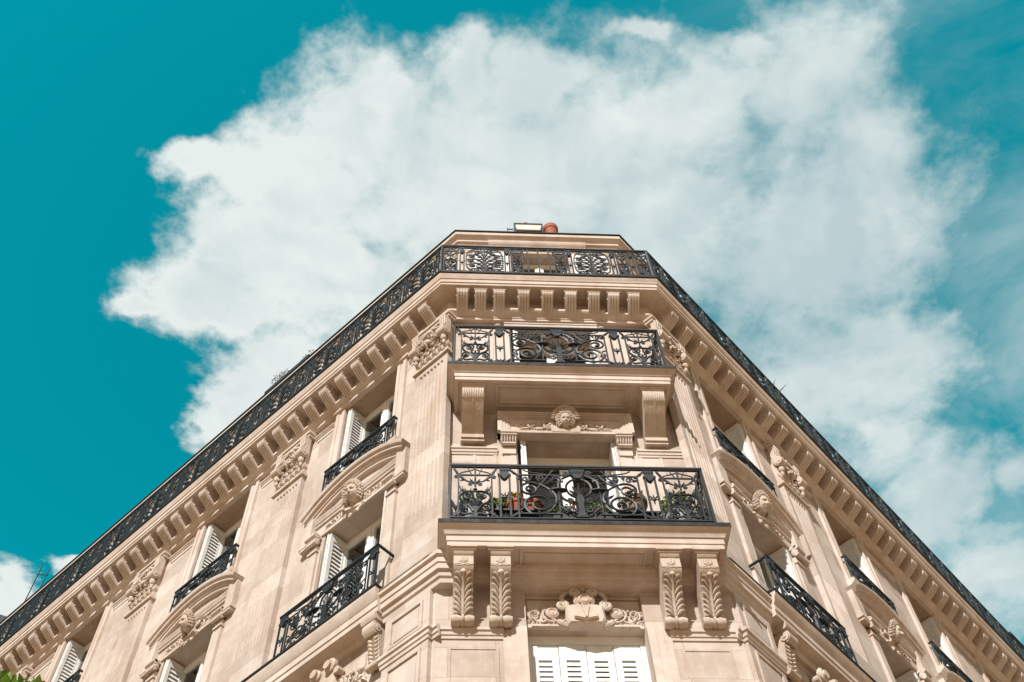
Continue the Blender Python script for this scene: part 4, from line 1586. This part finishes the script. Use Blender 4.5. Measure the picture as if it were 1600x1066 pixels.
cb1 = corbel_mesh().mesh("corbel", M_CARVE, 45)
cb2 = plain_corbel_mesh().mesh("corbel", M_CARVE, 45)
bal1 = balcony(-.04, 3.24, -.49, 11.54, .34, (.155, .585, 2.57, 3.01), cb1, .115, -.04, 3.21, -.55, 1.05, (.82, 2.32, .14, .44))
bal2 = balcony(.01, 3.12, -.60, 14.90, .31, (.27, 2.86), cb2, .115, -.03, 3.13, -.65, 1.06, (.60, 2.52, .14, .52), (1, .88, 1.17))


# long balconies and window guards of the sides
def guard_mesh(w, h, ret):
    mb = TB()
    b = w / 2
    mb.box(-b, b, -.024, .024, h - .028, h)
    mb.box(-b, b, -.014, .014, h - .045, h - .028)
    mb.box(-b, b, -.012, .012, .01, .026)
    for s_ in (-1, 1):
        strip(mb, s_ * (b - .085), .02, .13, h - .06)
        mb.box(*sorted((s_ * b, s_ * (b - .03))), -ret, .024, h - .028, h)
        mb.box(*sorted((s_ * b, s_ * (b - .02))), -ret, .0, .01, .026)
        mb.bar(s_ * (b - .01), 0, s_ * (b - .01), h - .03, .012)
    hb = h - .07
    centre(mb, 0, .022, b - .20, hb)
    for s_ in (-1, 1):
        for q in (.52, .78):
            mb.w(spiral(s_ * (b - .2) * q, .30 * h, .10 * h, .02 * h, 0, 500, 14), .012, 4)
            mb.leaf(s_ * (b - .2) * q, .5 * h, 90, .3 * h, .12 * h, 0, .016)
    return mb


g4 = guard_mesh(1.9, .80, .28).mesh("railing", M_IRON)
g5 = guard_mesh(1.60, .62, .10).mesh("window_guard", M_IRON)
for fac, ws in ((LF, W_L), (RT, W_R)):
    for c in ws:
        obj("railing", g4, bld, fac.at(c, .27, 11.495), fac.rz)
        obj("window_guard", g5, bld, fac.at(c, .105, 14.885), fac.rz)

# consoles and carving under the long balconies
mb = TB()
mb.prx([(-.01, -.003), (.235, -.003), (.235, -.06), (.215, -.09), (-.01, -.09)], -.125, .125)
mb.prx([(-.01, -.09), (.2, -.09), (.225, -.15), (.22, -.22), (.17, -.27), (.13, -.25), (.12, -.29), (.10, -.42), (.085, -.58), (.06, -.66), (-.01, -.66)], -.095, .095)
for s_ in (-1, 1):
    mb.tube([(s_ * .085, .155, -.19), (s_ * .108, .155, -.19)], .06, 10, ref=(0, 0, 1))
    mb.tube([(s_ * .085, .155, -.19), (s_ * .118, .155, -.19)], .022, 8, ref=(0, 0, 1))
mb.tube([(-.11, .06, -.665), (.11, .06, -.665)], .05, 10, ref=(0, 0, 1))
for k in range(6):
    for s_ in (-1, 1):
        z = -.30 - .055 * k
        mb.tube([(0, .115 - .008 * k, z - .05), (s_ * .05, .135 - .009 * k, z - .02), (s_ * .095, .115 - .009 * k, z + .01)], [.018, .024, .008], 6)
cons = mb.mesh("corbel", M_CARVE, 45)
mb = TB()
rr = MB()
rr.mirror(relief_half(.6, .36, 31, .05, True))
mb.put(rr, 0, 0, -.46)
mb.box(-.62, .62, -.02, .012, -.46, -.06)
for s_ in (-1, 1):
    mb.w(spiral(s_ * .12, -.02, .085, .02, 90, 90 - s_ * 520, 16, .13), [.04] * 17, 6)
    mb.tube([(s_ * .12, .05, -.02), (s_ * .12, .2, -.02)], .06, 10)
    mb.tube([(s_ * .23, .03, -.12), (s_ * .23, .13, -.12)], .05, 10)
mb.prt([(-.16, -.4), (.16, -.4), (.2, -.12), (.1, .05), (-.1, .05), (-.2, -.12)], -.01, .12, 0, .03)
relm = mb.mesh("relief", M_CARVE, 45)
for fac, ws in ((LF, W_L), (RT, W_R)):
    for c in ws[:3]:
        for d in (-.86, .86):
            obj("corbel", cons, bld, fac.at(c + d, .02, 11.09), fac.rz)
        obj("relief", relm, bld, fac.at(c, .01, 10.86), fac.rz)

# the long top railing
RH = 1.10
RT_ = .50
rq = RT_ * math.tan(R(22.5))


def top_rail(mb, x0, x1):
    mb.box(x0, x1, -.024, .024, RH - .03, RH)
    mb.box(x0, x1, -.014, .014, RH - .075, RH - .06)
    mb.box(x0, x1, -.014, .014, .05, .066)


mb = TB()
mb.kr = 1.3
x0, x1 = XL - rq, XR + rq
top_rail(mb, x0, x1)
L_ = x1 - x0
for a in (0, L_):
    mb.bar(x0 + a, 0, x0 + a, RH, .022, 0, 6)
u = L_ / 3.70
seq = [('n', .30), ('s', .11), ('w', .68), ('s', .12), ('n', .24), ('b', .52), ('n', .24), ('s', .12), ('w', .66), ('s', .11), ('n', .22), ('s', .12), ('n', .26)]
x_ = x0
for kd, wd in seq:
    wd *= u
    xm = x_ + wd / 2
    if kd == 'n':
        lyre(mb, xm, .06, wd * .78, RH - .12)
    elif kd == 's':
        strip(mb, xm, .06, wd * .62, RH - .12)
    elif kd == 'w':
        palm_tree(mb, xm, .06, wd * .97, RH - .12)
    else:
        for q in (-.19, 0, .19):
            mb.bar(xm + q * u, .05, xm + q * u, RH - .03, .012)
    x_ += wd
obj("top_railing", mb, bld, (0, -RT_, Z_CORN + .01), mats=M_IRON)
mb = TB()
mb.kr = 1.35
PL = 1.24
lyre(mb, .15, .06, .23, RH - .12)
strip(mb, .37, .06, .07, RH - .12)
palm_tree(mb, .77, .06, .66, RH - .12)
strip(mb, 1.17, .06, .07, RH - .12)
panel = mb.mesh("railing_panel", M_IRON)
for fac in (LF, RT):
    mb = TB()
    a, b = sorted((fac.sg * -rq, fac.sg * SLEN))
    top_rail(mb, a, b)
    mb.bar(fac.sg * -rq, 0, fac.sg * -rq, RH, .02, 0, 6)
    tr = obj("top_railing", mb, bld, fac.at(0, RT_, Z_CORN + .01), fac.rz, mats=M_IRON)
    for k in range(15):
        s0 = -rq + .04 + PL * k
        obj("railing_panel", panel, tr, (s0 if fac.sg > 0 else -s0 - PL, 0, 0))


# ------------------------------------------------------------------ plants, pots and the small things on top
def leaves(mb, c, r, n, size, rnd, up=.3, shape=.55):
    """a cloud of small folded leaves around c within radii r = (rx, ry, rz); world axes"""
    for _ in range(n):
        while True:
            p = [rnd.uniform(-1, 1) for _ in range(3)]
            d = math.sqrt(sum(q * q for q in p))
            if d <= 1 and d > rnd.uniform(0, .75):
                break
        pos = Vector((c[0] + p[0] * r[0], c[1] + p[1] * r[1], c[2] + p[2] * r[2]))
        di = Vector((p[0] + rnd.uniform(-.7, .7), p[1] + rnd.uniform(-.7, .7), p[2] + up + rnd.uniform(-.7, .7))).normalized()
        si = di.cross(Vector((rnd.uniform(-1, 1), rnd.uniform(-1, 1), rnd.uniform(-1, 1)))).normalized()
        nr = di.cross(si)
        s_ = size * rnd.uniform(.6, 1.3)
        a, b = pos, pos + di * s_
        m1 = pos + di * s_ * .45 + si * s_ * shape * .5 + nr * s_ * .12
        m2 = pos + di * s_ * .45 - si * s_ * shape * .5 + nr * s_ * .12
        o = len(mb.v)
        mb.v += [tuple(a), tuple(m1), tuple(b), tuple(m2)]
        mb.f += [(o, o + 1, o + 2), (o, o + 2, o + 3)]
        mb.k += [0, 0]


def flowers(mb, c, r, n, size, rnd):
    for _ in range(n):
        p = (c[0] + rnd.uniform(-1, 1) * r[0], c[1] + rnd.uniform(-1, 1) * r[1], c[2] + rnd.uniform(-1, 1) * r[2])
        for k in range(5):
            a = 2 * math.pi * k / 5 + rnd.random()
            q = (p[0] + math.cos(a) * size * .5, p[1] + math.sin(a) * size * .5, p[2] + rnd.uniform(-.2, .35) * size)
            o = MB()
            o.ball((q[0], -q[1], q[2]), size * .42, size * .42, size * .3, 6)
            mb.put(o)


def stems(mb, base, tips, r):
    for t in tips:
        mb.tube([(base[0], -base[1], base[2]), ((base[0] + t[0]) / 2 + .01, -(base[1] + t[1]) / 2, (base[2] + t[2]) / 2), (t[0], -t[1], t[2])], [r, r * .8, r * .5], 4, ref=(1, 0, 0))


JAR = [(.07, 0), (.13, .03), (.19, .14), (.21, .27), (.19, .37), (.16, .42), (.175, .45), (.185, .47), (.165, .47), (.15, .44), (.14, .40)]
POT = [(.085, 0), (.092, .01), (.125, .19), (.14, .195), (.145, .25), (.13, .255), (.115, .2)]


def potted(name, label, cat, x, y, z, prof, mat, sc_, r, lh, n, size, lm, fl=None, seed=1, group='potted plants on the lower front balcony', up=.5, shape=.55):
    rnd = random.Random(seed)
    t = thing(name, label, cat, (x, y, z), 0, group)
    mb = MB()
    mb.lathe((0, 0, 0), [(a * sc_, b * sc_) for a, b in prof], 22)
    obj("pot", mb, t, mats=mat)
    top = max(p[1] for p in prof) * sc_
    mb = MB()
    mb.lathe((0, 0, top * .82), [(prof[-1][0] * sc_ * .98, 0), (prof[-1][0] * sc_ * .9, .012)], 16)
    obj("soil", mb, t, mats=M_SOIL)
    mb = MB()
    leaves(mb, (0, 0, top + lh * .45), (r, r * .8, lh * .6), n, size, rnd, up, shape)
    stems(mb, (0, 0, top * .82), [(rnd.uniform(-r, r) * .7, rnd.uniform(-r, r) * .5, top + lh * rnd.uniform(.3, .9)) for _ in range(9)], .006)
    obj("foliage", mb, t, mats=lm)
    if fl:
        mb = MB()
        flowers(mb, (0, 0, top + lh * .8), (r * .8, r * .6, lh * .3), fl[1], fl[2], rnd)
        obj("flower", mb, t, mats=fl[0])
    return t


FZ = 11.545
BH = .33
for xa, xb, lab in ((.46, 1.12, "low black slatted bench carrying the small terracotta pots left of the window"), (2.02, 2.58, "low black slatted bench carrying the wide brown pot right of the window")):
    t = thing("plant_bench", lab, "plant stand", ((xa + xb) / 2, -.36, FZ), 0, "plant benches on the lower front balcony")
    b = (xb - xa) / 2
    mb = MB()
    mb.box(-b, b, -.13, -.05, BH - .025, BH)
    mb.box(-b, b, -.04, .04, BH - .025, BH)
    mb.box(-b, b, .05, .13, BH - .025, BH)
    mb.box(-b + .03, -b + .06, -.13, .13, BH - .05, BH - .025)
    mb.box(b - .06, b - .03, -.13, .13, BH - .05, BH - .025)
    obj("bench_top", mb, t, mats=M_BLACKP)
    for sx in (-1, 1):
        for sy in (-1, 1):
            mb = MB()
            mb.box(*sorted((sx * (b - .06), sx * (b - .03))), *sorted((sy * .12, sy * .09)), 0, BH - .05)
            obj("leg", mb, t, mats=M_BLACKP)
potted("potted_plant", "pale glazed jar with thin upright leaves at the left end of the lower front balcony", "potted plant", .24, -.32, FZ, JAR, M_JAR, 1.05, .13, .30, 70, .09, M_LEAF, (M_RED, 3, .02), 3, up=1.2, shape=.3)
potted("potted_plant", "pale glazed jar with lush green leaves at the right end of the lower front balcony", "potted plant", 2.86, -.32, FZ, JAR, M_JAR, 1.05, .19, .30, 330, .06, M_LEAF, None, 4, shape=.8)
potted("potted_plant", "small terracotta pot of yellow flowers just left of the balcony window", "potted plant", .80, -.37, FZ + BH, POT, M_TERRA, .85, .09, .17, 80, .05, M_LEAF, (M_YEL, 12, .036), 5)
potted("potted_plant", "terracotta pot with low green growth under the left pot rest of the balcony railing", "potted plant", 1.0, -.34, FZ + BH, POT, M_TERRA, .95, .09, .06, 60, .045, M_LEAFD, None, 6)
potted("potted_plant", "low yellow green plant in a small pot behind the left urn strip of the railing", "potted plant", .58, -.36, FZ + BH, POT, M_BLACKP, .6, .11, .14, 170, .05, M_LEAF, (M_YEL, 5, .024), 7, shape=.9)
potted("potted_plant", "wide brown pot of yellow flowers behind the right scrolls of the balcony railing", "potted plant", 2.30, -.37, FZ + BH, POT, plain_mat("olive_brown_clay", (.19, .13, .07), .5, .3, 8, .1), 1.15, .15, .14, 90, .05, M_LEAF, (M_YEL, 18, .036), 8)
rnd = random.Random(11)
t = thing("planter_box", "long dark planter of low leaves and red flowers behind the balcony railing centre", "planter", (1.62, -.42, FZ))
mb = MB()
mb.prt([(-.38, .0), (.38, .0), (.42, .27), (-.42, .27)], -.09, .09)
obj("pot", mb, t, mats=M_BLACKP)
mb = MB()
leaves(mb, (0, 0, .36), (.4, .09, .13), 330, .055, rnd, .4, .7)
obj("foliage", mb, t, mats=M_LEAF)
mb = MB()
flowers(mb, (.05, -.08, .29), (.34, .05, .07), 14, .022, rnd)
obj("flower", mb, t, mats=M_RED)

# on the roof edge above the middle of the front
GZ = 20.93
t = thing("planter_box", "cream window box of red flowers in a dark bracket frame on the roof edge", "planter", (1.40, .17, GZ))
mb = MB()
mb.prt([(-.23, .17), (.23, .17), (.27, .40), (-.27, .40)], -.06, .13, 0)
mb.box(-.285, .285, -.07, .14, .395, .42)
obj("pot", mb, t, mats=M_CREAM)
mb = MB()
for x_ in (-.29, .26):
    mb.box(x_, x_ + .03, -.11, .15, .0, .03)
    mb.box(x_, x_ + .03, .12, .15, .03, .43)
    mb.box(x_, x_ + .03, -.11, -.08, .03, .43)
mb.box(-.26, .26, .131, .15, .40, .43)
mb.box(-.26, .26, -.1, .12, .13, .165)
mb.box(-.26, .26, -.1, -.08, .03, .13)
mb.box(-.42, .62, -.2, .14, .0, .012)
mb.box(-.415, -.40, -.02, .0, .012, .5)
mb.box(-.415, -.29, -.02, .0, .45, .465)
obj("bracket_frame", mb, t, mats=M_BLACKP)
mb = MB()
leaves(mb, (.06, 0, .48), (.2, .07, .07), 90, .05, rnd, .6)
obj("foliage", mb, t, mats=M_LEAFD)
mb = MB()
flowers(mb, (-.03, -.08, .54), (.05, .03, .02), 3, .045, rnd)
obj("flower", mb, t, mats=M_RED)
t = thing("flower_pot", "round terracotta pot with a thick rim standing on the roof edge beside the window box", "flower pot", (1.86, .17, GZ + .012))
mb = MB()
mb.lathe((0, 0, .0), [(.095, 0), (.105, .01), (.135, .34), (.15, .35), (.157, .47), (.14, .48), (.125, .36)], 26)
obj("pot", mb, t, mats=M_TERRA)
mb = MB()
mb.lathe((0, 0, -.012), [(.12, 0), (.14, .012), (.14, .03), (.1, .03)], 20)
obj("saucer", mb, t, mats=M_BLACKP)

# plants along the left roof edge
for k, (a, lab, tall) in enumerate(((5.35, "black trough with dry tall plants, the farther one on the left roof edge", .62), (4.66, "black trough with spiky dry stalks, the nearer one on the left roof edge", .26))):
    rnd = random.Random(40 + k)
    t = thing("roof_trough", lab, "planter", LF.at(a, -.16, GZ), LF.rz, "black troughs on the left roof edge")
    mb = MB()
    mb.prt([(-.34, 0), (.34, 0), (.36, .2), (-.36, .2)], -.09, .12)
    obj("pot", mb, t, mats=M_BLACKP)
    mb = MB()
    for q in range(5 if k == 0 else 4):
        x_ = (-.3 + .1 * q) if k == 0 else (.02 + .08 * q)
        hh = tall * rnd.uniform(.55, 1.)
        stems(mb, (x_, 0, .15), [(x_ + rnd.uniform(-.08, .08), 0, .2 + hh)], .007)
        leaves(mb, (x_, 0, .2 + hh), (.06, .05, .09), 34, .055, rnd, .6, .25)
    obj("foliage", mb, t, mats=M_DRY)

# spiky plant over the right railing
rnd = random.Random(77)
t = thing("spiky_plant", "spiky long leaved plant in a pot poking above the right hand top railing", "potted plant", RT.at(3.62, .22, 18.04), 0)
mb = MB()
mb.lathe((0, 0, 0), [(a * 1.5, b * 1.5) for a, b in POT], 18)
obj("pot", mb, t, mats=M_TERRA)
mb = MB()
for k in range(16):
    a = 2 * math.pi * k / 16 + rnd.uniform(-.2, .2)
    ln, el = rnd.uniform(.55, .85), rnd.uniform(.7, 1.45)
    d = Vector((math.cos(a) * math.cos(el), math.sin(a) * math.cos(el), math.sin(el)))
    sd_ = d.cross(Vector((0, 0, 1))).normalized() * .022
    b0 = Vector((0, 0, .36))
    o = len(mb.v)
    p1, p2 = b0 + d * ln * .5, b0 + d * ln - Vector((0, 0, .06))
    mb.v += [tuple(b0 - sd_ * .6), tuple(b0 + sd_ * .6), tuple(p1 + sd_), tuple(p1 - sd_), tuple(p2)]
    mb.f += [(o, o + 1, o + 2, o + 3), (o + 3, o + 2, o + 4)]
    mb.k += [0, 0]
obj("foliage", mb, t, mats=M_LEAFD)
# flowers in the far left of the top balcony
rnd = random.Random(78)
t = thing("potted_plant", "pink flowering plant behind the far left end of the top railing", "potted plant", LF.at(13.4, .30, 18.04))
mb = MB()
mb.lathe((0, 0, 0), POT, 16)
obj("pot", mb, t, mats=M_TERRA)
mb = MB()
leaves(mb, (0, 0, .42), (.22, .22, .2), 120, .07, rnd)
obj("foliage", mb, t, mats=M_LEAFD)
mb = MB()
flowers(mb, (0, 0, .5), (.2, .2, .16), 12, .04, rnd)
obj("flower", mb, t, mats=M_PINK)

# aerial
t = thing("roof_aerial", "thin dark aerial of two rods with a cross bar on the far left roof", "aerial", LF.at(15.55, -.5, 21.2), LF.rz)
mb = TB()
mb.w([(-.28, 0, 0), (-.28, 0, 2.6)], .015, 6)
mb.w([(.38, 0, 0), (.38, 0, 1.95)], .014, 6)
obj("mast", mb, t, mats=M_IRON)
mb = TB()
mb.w([(-.38, 0, 2.28), (.46, 0, 1.62)], .016, 6)
mb.w([(-.34, 0, .9), (.44, 0, .85)], .014, 6)
obj("cross_bar", mb, t, mats=M_IRON)

# ------------------------------------------------------------------ street tree whose top reaches into the lower left corner
rnd = random.Random(5)
TX, TY = -4.13, -.70
t = thing("street_tree", "leafy green street tree with a few pink blossoms, only its top showing at lower left", "tree", (TX, TY, .145))
mb = MB()
trunk = [(0, 0, 0), (.03, .02, 1.2), (-.04, .03, 2.6), (.05, -.02, 4.6), (.02, .02, 7.4)]
mb.tube([(x, -y, z) for x, y, z in trunk], [.17, .14, .12, .10, .06], 10, ref=(1, 0, 0))
for k in range(14):
    a = 2.4 * k
    z = 4.6 + .2 * k
    l_ = 1.0 - .02 * k
    e = (math.cos(a) * l_, math.sin(a) * l_, z + .9)
    mb.tube([(0, 0, z), (e[0] * .5, -e[1] * .5, z + .35), (e[0], -e[1], e[2])], [.05, .035, .012], 6, ref=(1, 0, 0))
obj("trunk", mb, t, mats=M_BARK)
mb = MB()
TOPZ = 6.95
leaves(mb, (0, 0, 6.85), (1.2, 1.2, 1.5), 11000, .10, rnd, .1, .85)
for k in range(22):
    a, el = rnd.uniform(0, 6.28), rnd.uniform(-.2, 1.5)
    c = (math.cos(a) * math.cos(el) * 1.15, math.sin(a) * math.cos(el) * 1.15, 6.85 + math.sin(el) * 1.42)
    leaves(mb, c, (.35, .35, .3), 380, .095, rnd, .2, .7)
obj("crown", mb, t, mats=M_LEAF)
mb = MB()
for k in range(7):
    a, el = rnd.uniform(-.9, 1.2), rnd.uniform(.4, 1.3)
    c = (math.cos(a) * math.cos(el) * 1.3, math.sin(a) * math.cos(el) * 1.3, 6.95 + math.sin(el) * 1.55)
    flowers(mb, c, (.1, .1, .1), 10, .035, rnd)
obj("blossom", mb, t, mats=M_PINK)


# ------------------------------------------------------------------ street level
def flat(name, pts, z, mat, kind='structure'):
    me = bpy.data.meshes.new(name)
    me.from_pydata([(x, y, z) for x, y in pts], [], [tuple(range(len(pts)))])
    me.materials.append(mat)
    o = bpy.data.objects.new(name, me)
    COL.objects.link(o)
    o['kind'] = kind
    return o


M_ASPH = plain_mat("asphalt", (.11, .078, .05), .9, .3, 3, .3)
M_PAVE = plain_mat("pavement_stone", (.50, .31, .165), .85, .25, 2, .2)
M_GRND = plain_mat("city_ground", (.50, .285, .13), .9, .2, .05)
G = 1500
flat("ground", [(-G, -G), (G, -G), (G, G), (-G, G)], 0.0, M_GRND)
# pavement round the corner with a real kerb, the crossing roads in front
mb = MB()
o_ = 4.5
oq = o_ * math.tan(R(22.5))
mb.sweep([LF.xy(60), (XL, 0), (XR, 0), RT.xy(60)], [(-.3, .01), (o_, .01), (o_, .12), (o_ - .03, .14), (-.3, .14)])
pv = obj("pavement", mb, None, mats=M_PAVE)
pv['kind'] = 'structure'
mb = MB()
mb.sweep([LF.xy(80), (XL, 0), (XR, 0), RT.xy(80)], [(o_ - .1, .002), (o_ + 9, .002), (o_ + 9, .006), (o_ - .1, .006)])
rd = obj("road", mb, None, mats=M_ASPH)
rd['kind'] = 'structure'
